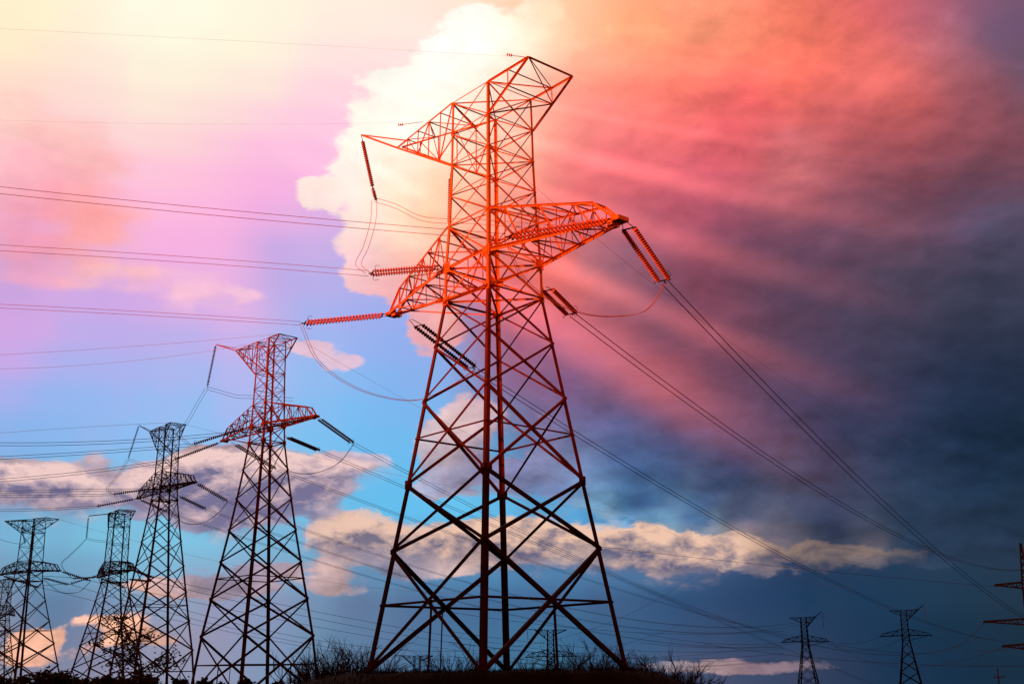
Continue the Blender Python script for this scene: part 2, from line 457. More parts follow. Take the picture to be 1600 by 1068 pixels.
def material(name, base, rough=0.6, metal=0.0, var=0.3, scale=3.0, base2=None, bump=0.0, spec=0.3):
    m = bpy.data.materials.new(name); m.use_nodes = True
    t = m.node_tree; b = t.nodes['Principled BSDF']
    b.inputs['Roughness'].default_value = rough; b.inputs['Specular IOR Level'].default_value = spec; b.inputs['Metallic'].default_value = metal
    tcn = t.nodes.new('ShaderNodeTexCoord'); no = t.nodes.new('ShaderNodeTexNoise')
    no.inputs['Scale'].default_value = scale; no.inputs['Detail'].default_value = 6
    t.links.new(tcn.outputs['Object'], no.inputs['Vector'])
    cr = t.nodes.new('ShaderNodeValToRGB')
    c2 = base2 or tuple(q * (1 - var) for q in base)
    cr.color_ramp.elements[0].position = 0.35; cr.color_ramp.elements[0].color = (*c2, 1)
    cr.color_ramp.elements[1].position = 0.65; cr.color_ramp.elements[1].color = (*base, 1)
    t.links.new(no.outputs['Fac'], cr.inputs[0]); t.links.new(cr.outputs[0], b.inputs['Base Color'])
    if bump:
        bn = t.nodes.new('ShaderNodeBump'); bn.inputs['Strength'].default_value = bump
        t.links.new(no.outputs['Fac'], bn.inputs['Height']); t.links.new(bn.outputs[0], b.inputs['Normal'])
    return m


M_RED = material('glow_red_steel', (0.92, 0.33, 0.055), 0.6, 0, scale=1.3, base2=(0.80, 0.22, 0.04))  # warm glow put into the colour of the upper steel
M_MID = material('glow_fade_steel', (0.26, 0.042, 0.024), 0.7, 0, scale=1.0, base2=(0.16, 0.028, 0.018), spec=0.15)  # same glow painted weaker, for the middle of the pylon
M_LOW = material('shaded_low_steel', (0.060, 0.016, 0.013), 0.8, 0, scale=1.0, base2=(0.03, 0.012, 0.011), spec=0.1)  # painted glow ends here: dark colour stands for the shaded feet
M_FAR = material('dark_far_steel', (0.008, 0.009, 0.012), 0.9, 0, scale=0.5, spec=0.05)  # colour darkened to stand in for shade on the far pylons
M_LOW2 = material('dim_shaded_low_steel', (0.05, 0.018, 0.016), 0.8, 0, scale=1.0, base2=(0.03, 0.014, 0.013), spec=0.1)  # second pylon: shade of its lower part put into the colour
M_MID2 = material('dim_glow_fade_steel', (0.12, 0.03, 0.025), 0.8, 0, scale=1.0, base2=(0.12, 0.03, 0.025), spec=0.1)  # second pylon: painted glow fading out around the middle
M_DISC2 = material('shaded_discs', (0.10, 0.03, 0.025), 0.5, 0, scale=2, base2=(0.06, 0.02, 0.02), spec=0.1)  # darkened disc copy, shade on the further pylons put into its colour
M_RED2 = material('dim_glow_steel', (0.42, 0.10, 0.06), 0.7, 0, scale=1.0, base2=(0.30, 0.07, 0.045))  # second pylon: dimmer glow painted into its upper steel
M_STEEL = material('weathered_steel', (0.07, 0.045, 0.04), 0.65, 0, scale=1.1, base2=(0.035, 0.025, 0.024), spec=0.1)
M_WIRE = material('glow_pink_wire', (0.85, 0.32, 0.30), 0.6, 0, scale=2)  # pink glow put into the wire colour, left-hand lines of the tallest pylon
M_THIN = material('lit_thin_wire', (0.9, 0.6, 0.5), 0.5, 0, scale=2)  # pinkish lit tone painted into the earth wires
M_DARKW = material('shaded_conductor', (0.03, 0.022, 0.025), 0.7, 0, scale=2, spec=0.1)  # darkened wire copy, shade of the right-hand and further lines in its colour
M_GLOW_DISC = material('glow_red_discs', (0.80, 0.16, 0.05), 0.4, 0, scale=4, base2=(0.6, 0.11, 0.04))  # red glow painted into the discs of the tallest pylon
M_GROUND = material('dark_soil', (0.014, 0.013, 0.009), 0.95, 0, scale=0.6, base2=(0.006, 0.007, 0.005), bump=0.4, spec=0.05)
M_GRASS = material('dry_grass', (0.028, 0.024, 0.012), 0.9, 0, scale=0.8, base2=(0.012, 0.013, 0.007), spec=0.05)
M_BARK = material('bark', (0.022, 0.018, 0.016), 0.9, 0, scale=5)
M_LEAF = material('leaves', (0.06, 0.075, 0.025), 0.7, 0, scale=1.5, base2=(0.03, 0.045, 0.015))
M_SCRUB = material('dark_foliage', (0.035, 0.045, 0.02), 0.8, 0, scale=0.8, base2=(0.02, 0.028, 0.012))
M_CONC = material('concrete', (0.06, 0.055, 0.05), 0.9, 0, scale=3)

# ------------------------------------------------------------------ terrain
def sm(a, b, x):
    t = min(1, max(0, (x - a) / (b - a))); return t * t * (3 - 2 * t)


def ground_z(x, y):
    d = math.hypot(x, y)
    az_ = math.atan2(x, y)
    z = -1.7 - (0.010 + 0.013 * sm(-0.1, 0.2, az_)) * max(0, d - 40)
    # knoll that carries the nearest pylon
    k = 1 - sm(10.4, 15.5 + 3.0 * math.sin(1.7 * math.atan2(y - 80, x + 1.6) + 0.6), math.hypot(x + 1.6, (y - 80.5) * 0.97))
    z0 = 0.05
    z = z * (1 - k) + z0 * k
    # the land falls into a valley beyond the pylons
    z -= 26 * sm(380, 640, d) * sm(-0.35, 0.0, math.atan2(x, max(y, 1e-3)) if y > 0 else 0)
    z += 0.10 * math.sin(x * 0.9 + 1.3) * math.sin(y * 0.8) + 0.05 * math.sin(x * 2.3 + y)
    return z


gm = MB()
rads = [0.0] + list(np.concatenate([np.arange(4, 60, 4), np.arange(60, 120, 1.0), np.geomspace(120, 6000, 42)]))
na = 360
for i, r_ in enumerate(rads):
    for k in range(na):
        a = 2 * math.pi * k / na
        x, y = r_ * math.sin(a), r_ * math.cos(a)
        gm.v.append((x, y, ground_z(x, y)))
for i in range(len(rads) - 1):
    for k in range(na):
        gm.f.append((i * na + k, (i + 1) * na + k, (i + 1) * na + (k + 1) % na, i * na + (k + 1) % na))
tag(gm.build('ground', M_GROUND, smooth_f=True), kind='structure')

# unseen ridge added behind the viewer, shaped to shade the pylon feet
hm = MB()
HY = -300.0


def shade_ridge_h(x):
    # crest heights along x, chosen for where the shade should fall
    pts = [(-1700, 235), (-640, 228), (-590, 190), (-530, 150), (-480, 122), (-438, 108), (-400, 92), (-365, 77), (-330, 75), (-290, 76), (-260, 84), (-200, 120), (0, 130), (300, 122), (900, 110)]
    xs = [p[0] for p in pts]; hs = [p[1] for p in pts]
    return float(np.interp(x, xs, hs))


xs = np.linspace(-1800, 900, 271)
for j, (yy, kk) in enumerate([(HY + 210, 0.0), (HY + 90, 0.45), (HY + 30, 0.85), (HY, 1.0), (HY - 60, 0.8), (HY - 160, 0.5), (HY - 520, 0.0)]):
    for x in xs:
        n_ = 1.2 * math.sin(x * 0.07) + 0.8 * math.sin(x * 0.19 + 2)
        hm.v.append((x, yy, -6 + (shade_ridge_h(x) + 6) * kk + n_ * kk))
nx = len(xs)
for j in range(6):
    for i in range(nx - 1):
        hm.f.append((j * nx + i, j * nx + i + 1, (j + 1) * nx + i + 1, (j + 1) * nx + i))
tag(hm.build('shade_ridge', M_GROUND, smooth_f=True), kind='structure')

# ------------------------------------------------------------------ pylons
CN = {'L': (-1, -1), 'N': (1, -1), 'R': (1, 1), 'F': (-1, 1)}
FACES = (('L', 'N', (0, -1, 0)), ('N', 'R', (1, 0, 0)), ('R', 'F', (0, 1, 0)), ('F', 'L', (-1, 0, 0)))


class Spec:
    """proportions of a square-based angle pylon; heights above its own origin"""
    def __init__(s, m=1.0, arm=13.19, rb=6.87, lb=12.1, ht=28.9, h2=26.68, h3=29.33, h4=32.71, h5=37.84, h6=40.47, h7=43.18,
                 foot=(0.3, 6.55), low=None, horn=True, wk=1.0, flare=True):
        s.prof = list(low or [(8.27, 5.18), (13.0, 4.5), (19.05, 3.68), (23.2, 3.11), (h2, 2.63)])
        s.prof = [foot] + s.prof
        s.prof += [(h3, 2.60), (h4, 2.43), (h5, 2.28), (h6, 2.26), (h7, 2.215)]
        s.m, s.arm, s.rb, s.lb, s.ht = m, arm, rb, lb, ht
        s.h2, s.h3, s.h4, s.h5, s.h6, s.h7 = h2, h3, h4, h5, h6, h7
        s.horn, s.wk = horn, wk
        if m != 1.0:
            top = s.prof[-1][0]
            s.prof = [(h, a * (m + (1 - m) * (1 - min(1, max(0, (h - foot[0]) / (h2 - foot[0])))))) for h, a in s.prof]

    def a(s, h):
        return float(np.interp(h, [p[0] for p in s.prof], [p[1] for p in s.prof]))

    def c(s, k, h):
        a = s.a(h); return Vector((CN[k][0] * a, CN[k][1] * a, h))


def zigzag(mb, A0, A1, B0, B1, n, w, ref=None, verts=True, start=0):
    """lacing between chord A0-A1 and chord B0-B1"""
    A0, A1, B0, B1 = map(Vector, (A0, A1, B0, B1))
    for i in range(n):
        a0 = A0.lerp(A1, i / n); a1 = A0.lerp(A1, (i + 1) / n)
        b0 = B0.lerp(B1, i / n); b1 = B0.lerp(B1, (i + 1) / n)
        if (i + start) % 2 == 0: mb.angle(a0, b1, w, ref)
        else: mb.angle(b0, a1, w, ref)
        if verts and i: mb.angle(a0, b0, w * 0.85, ref)


def pylon(spec, loc, rz, label, group, mat, mat_low=None, mat_mid=None, detail=2, extra_rings=True, mix_h=None):
    s = spec; k = s.wk
    root = empty('lattice_pylon', loc, rz)
    tag(root, label, 'pylon', group)
    mat_low = mat_low or mat; mat_mid = mat_mid or mat
    top = s.h7
    # legs in three lengths, so the painted glow can fade downward
    for c in 'LNRF':
        sx, sy = CN[c]
        hs = [p[0] for p in s.prof]
        f = s.c(c, hs[0])
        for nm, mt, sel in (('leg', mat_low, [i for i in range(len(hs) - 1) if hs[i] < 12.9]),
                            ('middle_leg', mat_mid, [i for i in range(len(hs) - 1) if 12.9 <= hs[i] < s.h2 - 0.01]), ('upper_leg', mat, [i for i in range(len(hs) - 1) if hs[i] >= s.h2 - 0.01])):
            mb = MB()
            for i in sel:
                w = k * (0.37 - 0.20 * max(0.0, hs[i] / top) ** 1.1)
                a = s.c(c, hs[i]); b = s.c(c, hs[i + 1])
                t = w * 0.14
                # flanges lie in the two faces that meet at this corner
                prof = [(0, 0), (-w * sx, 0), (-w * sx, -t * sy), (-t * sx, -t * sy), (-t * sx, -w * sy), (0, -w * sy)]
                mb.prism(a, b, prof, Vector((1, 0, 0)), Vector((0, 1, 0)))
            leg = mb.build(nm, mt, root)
            if nm == 'leg':
                fb_ = MB(); fb_.box((f.x - 0.1 * sx, f.y - 0.1 * sy, hs[0] - 0.35), 1.0, 1.0, 0.7)
                fb_.build('footing', M_CONC, leg)
    # body lacing in three sections
    P = [p[0] for p in s.prof]
    i2 = P.index(s.h2)
    i1 = max(i for i in range(len(P)) if P[i] < 13.5 or i == 0)
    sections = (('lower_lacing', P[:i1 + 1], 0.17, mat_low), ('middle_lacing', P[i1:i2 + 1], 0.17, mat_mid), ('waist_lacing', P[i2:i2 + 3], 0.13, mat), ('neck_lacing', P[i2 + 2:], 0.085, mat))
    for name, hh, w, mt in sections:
        mb = MB(); w *= k
        if name == 'neck_lacing':
            new = []
            for a, b in zip(hh[:-1], hh[1:]):
                n = 2 if b - a > 3.9 else 1
                for q in range(n): new.append(a + (b - a) * q / n)
            hh = new + [hh[-1]]
        for q, (h0, h1) in enumerate(zip(hh[:-1], hh[1:])):
            ww = w; low_part = name in ('lower_lacing', 'middle_lacing')
            gq = q + (i1 if name == 'middle_lacing' else 0)
            if low_part: ww = k * (0.26 - 0.135 * gq / max(1, i2 - 1))
            for (ca, cb, nrm) in FACES:
                A0, A1, B0, B1 = s.c(ca, h0), s.c(ca, h1), s.c(cb, h0), s.c(cb, h1)
                nn = Vector(nrm) * 0.02
                mb.angle(A0 + nn, B1 + nn, ww, nrm); mb.angle(B0 - nn, A1 - nn, ww, nrm)
                if not low_part: mb.angle(A1, B1, ww * 0.9, nrm)
                if low_part and extra_rings and gq in (0, 2) and detail > 0:
                    # horizontal ring through the crossing, struts down to the ground in the first bay
                    a0 = s.a(h0); a1 = s.a(h1); tt = a0 / (a0 + a1); hr = h0 + (h1 - h0) * tt
                    mb.angle(s.c(ca, hr), s.c(cb, hr), ww * 0.62, nrm)
                    if gq == 0:
                        mid = (s.c(ca, hr) + s.c(cb, hr)) * 0.5
                        off = (s.c(cb, hr) - s.c(ca, hr)).normalized() * 0.25
                        mb.angle(mid + off, Vector(((mid + off).x * 1.04, (mid + off).y * 1.04, h0)), ww * 0.42, nrm)
                elif name == 'middle_lacing' and q == len(hh) - 2:
                    mb.angle(A1, B1, ww * 1.1, nrm)
        if name == 'waist_lacing':
            for h in (s.h2, s.h3):
                mb.angle(s.c('L', h), s.c('R', h), w, (0, 0, 1)); mb.angle(s.c('N', h), s.c('F', h), w, (0, 0, 1))
        mb.build(name, mt, root)
    # gusset plates at the heavy joints
    if detail > 1:
        ig = P[2]
        for h, sz in ((ig, 0.62), (s.h2, 0.62), (s.h3, 0.78)):
            for c in 'LNRF':
                mb = MB(); p = s.c(c, h); sx, sy = CN[c]
                mb.box((p.x - sx * sz * 0.33, p.y + sy * 0.03, p.z), sz, 0.03, sz * 1.0)
                mb.box((p.x + sx * 0.03, p.y - sy * sz * 0.33, p.z), 0.03, sz, sz * 1.0)
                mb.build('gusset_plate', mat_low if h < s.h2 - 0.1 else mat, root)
    # cross arms
    for sg in (1, -1):
        mb = MB()
        cs = ('N', 'R') if sg > 0 else ('L', 'F')
        xt = s.arm
        tips = [Vector((sg * xt, yy, s.ht)) for yy in (-0.35, 0.35)]
        tops = [Vector((sg * xt * 0.86, yy, s.ht + 1.7)) for yy in (-0.6, 0.6)]
        wb = 0.19 * k; wl = 0.095 * k
        bots = []; uppers = []
        for c, tp, tq in zip(cs, tips, tops):
            b0 = s.c(c, s.h3); u0 = s.c(c, s.h4)
            mb.angle(b0, tp, wb * 1.25, (0, 0, 1)); mb.angle(u0, tq, wb * 0.8, (0, 0, 1)); mb.angle(tq, tp, wb * 0.8, (0, 1, 0))
            nb = 6 if detail > 1 else 4
            bend = b0.lerp(tp, (abs(tq.x) - abs(b0.x)) / (xt - abs(b0.x)))
            zigzag(mb, b0, bend, u0, tq, nb, wl, (0, 1, 0))
            mb.angle(bend, tq, wl, (0, 1, 0))
            bots.append((b0, tp)); uppers.append((u0, tq))
            # strut from the lower ring
            if sg < 0: mb.angle(s.c(c, s.h2), b0.lerp(tp, 0.86), wl * 1.1, (0, 0, 1))
        zigzag(mb, bots[0][0], bots[0][1], bots[1][0], bots[1][1], 6, wl, (0, 0, 1))
        zigzag(mb, uppers[0][0], uppers[0][1], uppers[1][0], uppers[1][1], 5, wl, (0, 0, 1))
        mb.angle(tips[0], tips[1], wb, (0, 0, 1)); mb.angle(tops[0], tops[1], wl, (0, 0, 1))
        # heavy end fitting
        mb.box((sg * (xt + 0.05), 0, s.ht), 0.75, 1.0, 0.3)
        mb.box((sg * (xt - 0.55), -0.3, s.ht - 0.05), 0.5, 0.12, 0.55)
        mb.box((sg * (xt - 0.55), 0.3, s.ht - 0.05), 0.5, 0.12, 0.55)
        mb.build('cross_arm', mat, root)
    # top beam
    mb = MB(); wb = 0.14 * k; wl = 0.075 * k
    T = [Vector((s.rb, -s.a(s.h7), s.h7)), Vector((s.rb, s.a(s.h7), s.h7))]
    for c, t in zip('NR', T):
        mb.angle(s.c(c, s.h7), t, wb, (0, 0, 1)); mb.angle(s.c(c, s.h6), t, wb, (0, 0, 1))
        u, v = s.c(c, s.h7), s.c(c, s.h6)
        zigzag(mb, u, t, v, t, 2, wl, (0, 1, 0))
    mb.angle(T[0], T[1], wb * 0.8, (0, 0, 1))
    zigzag(mb, s.c('N', s.h7), T[0], s.c('R', s.h7), T[1], 2, wl, (0, 0, 1))
    zigzag(mb, s.c('N', s.h6), T[0], s.c('R', s.h6), T[1], 2, wl * 1.1, (0, 0, 1))
    B = Vector((-s.lb, -0.6, s.h7 + 0.4))
    for c in 'LF':
        e = B if c == 'L' else B + Vector((0.4, 0.25, 0))
        mb.angle(s.c(c, s.h7), e, wb, (0, 0, 1)); mb.angle(s.c(c, s.h5), e, wb * 1.1, (0, 0, 1))
        zigzag(mb, s.c(c, s.h7), e, s.c(c, s.h5), e, 5, wl, (0, 1, 0))
    zigzag(mb, s.c('L', s.h7), B, s.c('F', s.h7), B, 5, wl, (0, 0, 1))
    zigzag(mb, s.c('L', s.h5), B, s.c('F', s.h5), B, 4, wl, (0, 0, 1))
    for h in (s.h7, s.h5):
        mb.angle(s.c('L', h), s.c('R', h), wl, (0, 0, 1)); mb.angle(s.c('N', h), s.c('F', h), wl, (0, 0, 1))
    mb.build('top_beam', mat, root)
    if s.horn:
        mb = MB()
        H = Vector(s.horn) if isinstance(s.horn, tuple) else Vector((-17.6, -0.8, 46.9))
        mb.angle(B, H, wb * 1.15, (0, 1, 0))
        q = s.c('L', s.h7).lerp(B, 0.82)
        mb.angle(q, H, wb * 0.7, (0, 1, 0))
        mb.build('jumper_horn', mat, root)
    return root


class Frame:
    """places points given in a pylon's own axes into the world"""
    def __init__(s, x, y, z, phi): s.o = Vector((x, y, z)); s.r = Matrix.Rotation(phi, 3, 'Z')

    def __call__(s, p): return s.o + s.r @ Vector(p)


PHI = -0.861
F1 = Frame(-1.35, 80.0, 0.0, PHI)
S1 = Spec(foot=(0.1, 6.33))
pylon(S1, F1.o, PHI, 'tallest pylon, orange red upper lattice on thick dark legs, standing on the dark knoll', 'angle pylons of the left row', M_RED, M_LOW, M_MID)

F2 = Frame(-38.55, 173.7, 8.22, -0.774)
g2 = ground_z(-39, 175) - 8.22
S2 = Spec(m=0.745, arm=12.62, rb=4.59, wk=1.1, lb=9.6, foot=(g2, 6.9), low=[(-2.5, 6.35), (2.9, 5.75), (8.41, 5.05), (13.2, 4.4), (18.0, 3.8), (22.5, 3.25), (26.68, 2.75)],
          horn=(-15.4, -1.0, 45.8))
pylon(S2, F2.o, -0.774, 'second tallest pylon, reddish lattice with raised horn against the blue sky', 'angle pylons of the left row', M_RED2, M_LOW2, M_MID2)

F3 = Frame(-76.6, 246.8, 10.40, -0.858)
g3 = ground_z(-77, 248) - 10.22
S3 = Spec(m=0.78, arm=14.4, rb=4.3, wk=1.15, lb=9.6, foot=(g3, 6.9), low=[(-5, 6.4), (1.0, 5.75), (7.0, 5.1), (12.5, 4.5), (17.8, 3.85), (22.5, 3.3), (26.68, 2.75)], horn=(-15.0, -1.0, 45.9))
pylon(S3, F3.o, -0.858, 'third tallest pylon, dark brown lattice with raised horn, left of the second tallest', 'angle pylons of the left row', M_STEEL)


def place(px, py_top, D, top):
    """plan position at picture column px and distance D; z so that the head height top shows at row py_top"""
    p = at(px, py_top, D)
    return p.x, D, p.z - top


x4, y4, z4 = place(188, 800, 296, 43.18)
F4 = Frame(x4, y4, z4, -0.90)
g4 = ground_z(x4, y4) - z4
S4 = Spec(m=0.95, arm=12.6, rb=5.2, lb=7.6, ht=27.4, h2=25.2, h3=27.9, h4=30.4, h5=39.4, h6=41.2, foot=(g4, 8.2), low=[(4.0, 6.7), (9.5, 5.7), (15.0, 4.65), (20.5, 3.6), (25.2, 2.75)],
          horn=(-12.8, -4.0, 43.4), wk=1.2)
pylon(S4, F4.o, -0.90, 'dark flat-topped pylon with one string hanging at its left, behind the leafy young tree', 'angle pylons of the left row', M_STEEL)

x5, y5, z5 = place(54, 812, 315, 43.18)
F5 = Frame(x5, y5, z5, -0.45)
g5 = ground_z(x5, y5) - z5
S5 = Spec(m=0.98, arm=11.4, rb=7.0, lb=11.0, ht=28.8, h2=26.5, h3=29.2, h4=31.8, h5=39.6, h6=41.0, foot=(g5, 8.4), low=[(4.4, 7.0), (10, 5.9), (16, 4.7), (21.5, 3.6), (26.5, 2.75)], horn=None, wk=1.25)
pylon(S5, F5.o, -0.45, 'dark pylon with broad hornless flat top near the left edge of the view', 'angle pylons of the left row', M_STEEL)

x6, y6, z6 = place(10, 905, 480, 43.18)
F6 = Frame(x6, y6, z6, -0.8)
S6 = Spec(m=0.9, ht=28, arm=12.5, rb=5.0, lb=7, foot=(ground_z(x6, y6) - z6, 7.5), horn=None, wk=1.25)
pylon(S6, F6.o, -0.8, 'small dark pylon low at the left edge, seen through the hornless flat-topped one', 'angle pylons of the left row', M_STEEL, detail=1)

# far pylons
def far_pylon(px, py_top, D, rz, label, arm=14.0, m=0.8, wk=1.9, **kw):
    x, y, z = place(px, py_top, D, 43.18)
    gz = ground_z(x, y) - z
    half = 6.55 + max(0, -gz) * 0.22
    n0 = max(gz + 3, 0)
    lows = [(gz + (26.68 - gz) * t, half + (2.64 - half) * t ** 0.9) for t in (0.16, 0.31, 0.45, 0.58, 0.7, 0.81, 0.91, 1.0)]
    sp = Spec(m=m, arm=arm, foot=(gz, half), low=lows[:-1] + [(26.68, 2.64)], wk=wk, **kw)
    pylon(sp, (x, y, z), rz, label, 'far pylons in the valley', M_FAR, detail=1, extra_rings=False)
    return Frame(x, y, z, rz), sp


FF1, SF1 = far_pylon(1255, 964, 700, R(157), 'far pylon low on the right, the left one of the two with T shaped tops', horn=(-11.5, -0.5, 46.5), rb=8.0, lb=7.5)
FF2, SF2 = far_pylon(1411, 953, 665, R(159), 'far pylon low on the right, the right one of the two with T shaped tops', horn=(-11.5, -0.5, 46.0), rb=7.6, lb=8.5)
FB2, SB2 = far_pylon(860, 983.5, 640, R(-8), 'far pylon with broad arms seen between the right legs of the tallest pylon', horn=(-13.0, 0, 43.8), rb=9.0, lb=9.0, arm=14)
FB1, SB1 = far_pylon(652, 1024, 655, R(-8), 'far pylon with only its flat top showing, between the left legs of the tallest', horn=(-13.0, 0, 43.8), rb=9.0, lb=9.0, arm=13)


def three_tier(px, py_top, D, label):
    ztop = at(px, py_top, D)
    x, y = ztop.x, D
    gz = ground_z(x, y)
    root = empty('lattice_pylon', (x, y, gz), R(-22)); tag(root, label, 'pylon')
    Hh = ztop.z - gz
    def zpx(py): return at(px, py, D).z - gz
    h_arm = [(zpx(1005), 9.3), (zpx(966), 14.0), (zpx(909), 9.3)]
    def hw(h): return float(np.interp(h, [0, h_arm[0][0], h_arm[2][0], Hh], [3.1, 1.55, 1.1, 0.12]))
    for sx in (-1, 1):
        for sy in (-1, 1):
            mb = MB(); hs = [0, h_arm[0][0], h_arm[2][0], Hh]
            for a, b in zip(hs[:-1], hs[1:]):
                mb.angle((sx * hw(a), sy * hw(a), a), (sx * hw(b), sy * hw(b), b), 0.5)
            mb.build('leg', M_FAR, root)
    mb = MB(); n = 22
    for i in range(n):
        a = Hh * 0.97 * i / n; b = Hh * 0.97 * (i + 1) / n
        A, Bb = hw(a), hw(b)
        for (p, q, r2, s2) in (((-A, -A), (Bb, -Bb), (A, -A), (-Bb, -Bb)), ((-A, A), (Bb, Bb), (A, A), (-Bb, Bb)), ((-A, -A), (-Bb, Bb), (-A, A), (-Bb, -Bb)), ((A, -A), (Bb, Bb), (A, A), (Bb, -Bb))):
            mb.angle((*p, a), (*q, b), 0.27); mb.angle((*r2, a), (*s2, b), 0.27)
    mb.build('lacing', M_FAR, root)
    for (h, Lr) in h_arm:
        for sg in (-1, 1):
            mb = MB(); w = hw(h)
            for sy in (-1, 1):
                mb.angle((sg * w, sy * w, h), (sg * Lr, sy * 0.3, h - 0.5), 0.5)
                mb.angle((sg * w, sy * w, h - 1.9), (sg * Lr, sy * 0.3, h - 0.6), 0.4)
                zigzag(mb, (sg * w, sy * w, h), (sg * Lr, sy * 0.3, h - 0.5), (sg * w, sy * w, h - 1.9), (sg * Lr, sy * 0.3, h - 0.6), 5, 0.24)
            mb.box((sg * (Lr - 0.9), 0, h - 0.75), 2.2, 0.6, 0.5)
            mb.build('cross_arm', M_FAR, root)
    return [Vector((x, y, gz)) + Matrix.Rotation(R(-22), 3, 'Z') @ Vector((-Lr, 0, h - 1)) for (h, Lr) in h_arm]


tier_tips = three_tier(1594, 848, 372, 'slim dark three-tiered pylon with pointed peak at the right edge of the view')

# small wooden pole line near the right edge
p0 = at(1558, 1043, 420); gz = ground_z(p0.x, p0.y)
root = empty('utility_pole', (p0.x, p0.y, gz), R(10)); tag(root, 'small dark utility pole beside the slim three-tiered pylon', 'utility pole')
mb = MB(); mb.tube([(0, 0, 0), (0, 0, (p0.z - gz) * 0.5), (0, 0, p0.z - gz)], [0.3, 0.26, 0.2], 8); mb.build('pole', M_BARK, root)
mb = MB(); mb.box((0.6, 0, p0.z - gz - 3.1), 4.6, 0.28, 0.3)
for q in (-1.3, 0.0, 1.4, 2.6): mb.tube([(q, 0, p0.z - gz - 3.0), (q, 0, p0.z - gz - 2.3)], 0.09, 6)
mb.build('crossbar', M_BARK, root)

# ------------------------------------------------------------------ insulators, wires
def tension_string(A, B, label, group, double=True, discs=24, rad=0.19, spread=0.8, ring=True, mat=None, cap_mat=None, lead=0.12):
    """string of disc insulators from the arm (A) to the wire clamp (B)"""
    mat = mat or (M_GLOW_DISC if 'tallest' in label and 'second' not in label and 'far' not in label else M_DISC2)
    A = Vector(A); B = Vector(B); d = (B - A); Lh = d.length; d.normalize()
    root = empty('insulator_string', A); tag(root, label, 'insulator', group)
    side = d.cross(Vector((0, 0, 1)))
    side = side.normalized() if side.length > 0.1 else Vector((1, 0, 0))
    up = side.cross(d).normalized()
    offs = (-spread / 2, spread / 2) if double else (0.0,)
    for o_ in offs:
        mb = MB(); s0 = side * o_
        a = s0 + d * (Lh * lead); b = s0 + d * (Lh * 0.94)
        mb.tube([a, b], 0.035, 6)
        for i in range(discs):
            t = (i + 0.5) / discs
            c = a.lerp(b, t); h = (b - a).length / discs
            mb.tube([c - d * h * 0.42, c - d * h * 0.30, c + d * h * 0.02, c + d * h * 0.10, c + d * h * 0.40], [0.05, 0.07, rad, rad * 0.92, 0.04], 10, caps=False)
        mb.build('disc_chain', mat, root, smooth_f=False)
    mb = MB()
    for e in (Lh * lead, Lh * 0.955):
        mb.box(d * e, 0.10, spread + 0.25 if double else 0.2, 0.05, (d, side, up))
    for o_ in offs: mb.tube([s_ for s_ in (side * o_ * 0.3, side * o_ + d * (Lh * lead))], 0.03, 5)
    mb.tube([d * (Lh * 0.955), d * Lh], 0.05, 5)
    mb.build('yoke', M_STEEL, root)
    if ring:
        for o_ in offs:
            mb = MB(); c = side * o_ * 1.2 + d * (Lh * 0.93)
            sgn = -1 if o_ < 0 else 1
            mb.tube([c, c + up * 0.28 + side * 0.12 * sgn, c + up * 0.42 - d * 0.12, c + up * 0.36 - d * 0.4], 0.018, 5)
            mb.tube([c, c - up * 0.28 + side * 0.12 * sgn, c - up * 0.42 - d * 0.12, c - up * 0.36 - d * 0.4], 0.018, 5)
            mb.build('arcing_horn', M_STEEL, root)
    return root


def wire(pts, rad, name, label, cat, group, mat=None):
    mb = MB(); mb.tube(pts, rad, 5)
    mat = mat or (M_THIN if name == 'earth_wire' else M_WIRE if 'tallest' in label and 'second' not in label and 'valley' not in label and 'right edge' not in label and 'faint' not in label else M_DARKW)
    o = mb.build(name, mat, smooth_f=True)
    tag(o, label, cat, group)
    return o


def hit(S, d, px, py):
    """distance along the plan line S + t d, and height, where the view ray of (px, py) crosses it"""
    r = ray(px, py)
    det = d[0] * (-r.y) + r.x * d[1]
    t = ((-r.y) * (-S[0]) + r.x * (-S[1])) / det
    sc = (S[0] + t * d[0]) / r.x if abs(r.x) > abs(r.y) * 0.02 else (S[1] + t * d[1]) / r.y
    return t, sc * r.z


def run(S, d, pix, t1, t0=0.0, n=44, free=False, c_fix=None):
    """sagging line leaving S in plan direction d, shaped by the rows it crosses in view"""
    d = Vector((d[0], d[1])).normalized()
    ts, zs, ws = ([0.0], [S[2]], [1.0 if free else 30.0])
    for (px, py) in pix:
        t, z = hit(S, d, px, py); ts.append(t); zs.append(z); ws.append(1.0)
    ts = np.array(ts); zs = np.array(zs); W = np.array(ws)
    if c_fix is not None or len(pix) < 2:
        c = c_fix if c_fix is not None else 0.0006
        A = np.stack([np.ones_like(ts), ts], 1); y = zs - c * ts ** 2
        k, *_ = np.linalg.lstsq(A * W[:, None], y * W, rcond=None); k = list(k) + [c]
    else:
        A = np.stack([np.ones_like(ts), ts, ts ** 2], 1)
        k, *_ = np.linalg.lstsq(A * W[:, None], zs * W, rcond=None)
    out = []
    for i in range(n + 1):
        t = t0 + (t1 - t0) * i / n
        out.append(Vector((S[0] + d.x * t, S[1] + d.y * t, k[0] + k[1] * t + k[2] * t * t)))
    return out


def shift(pts, v): v = Vector(v); return [p + v for p in pts]


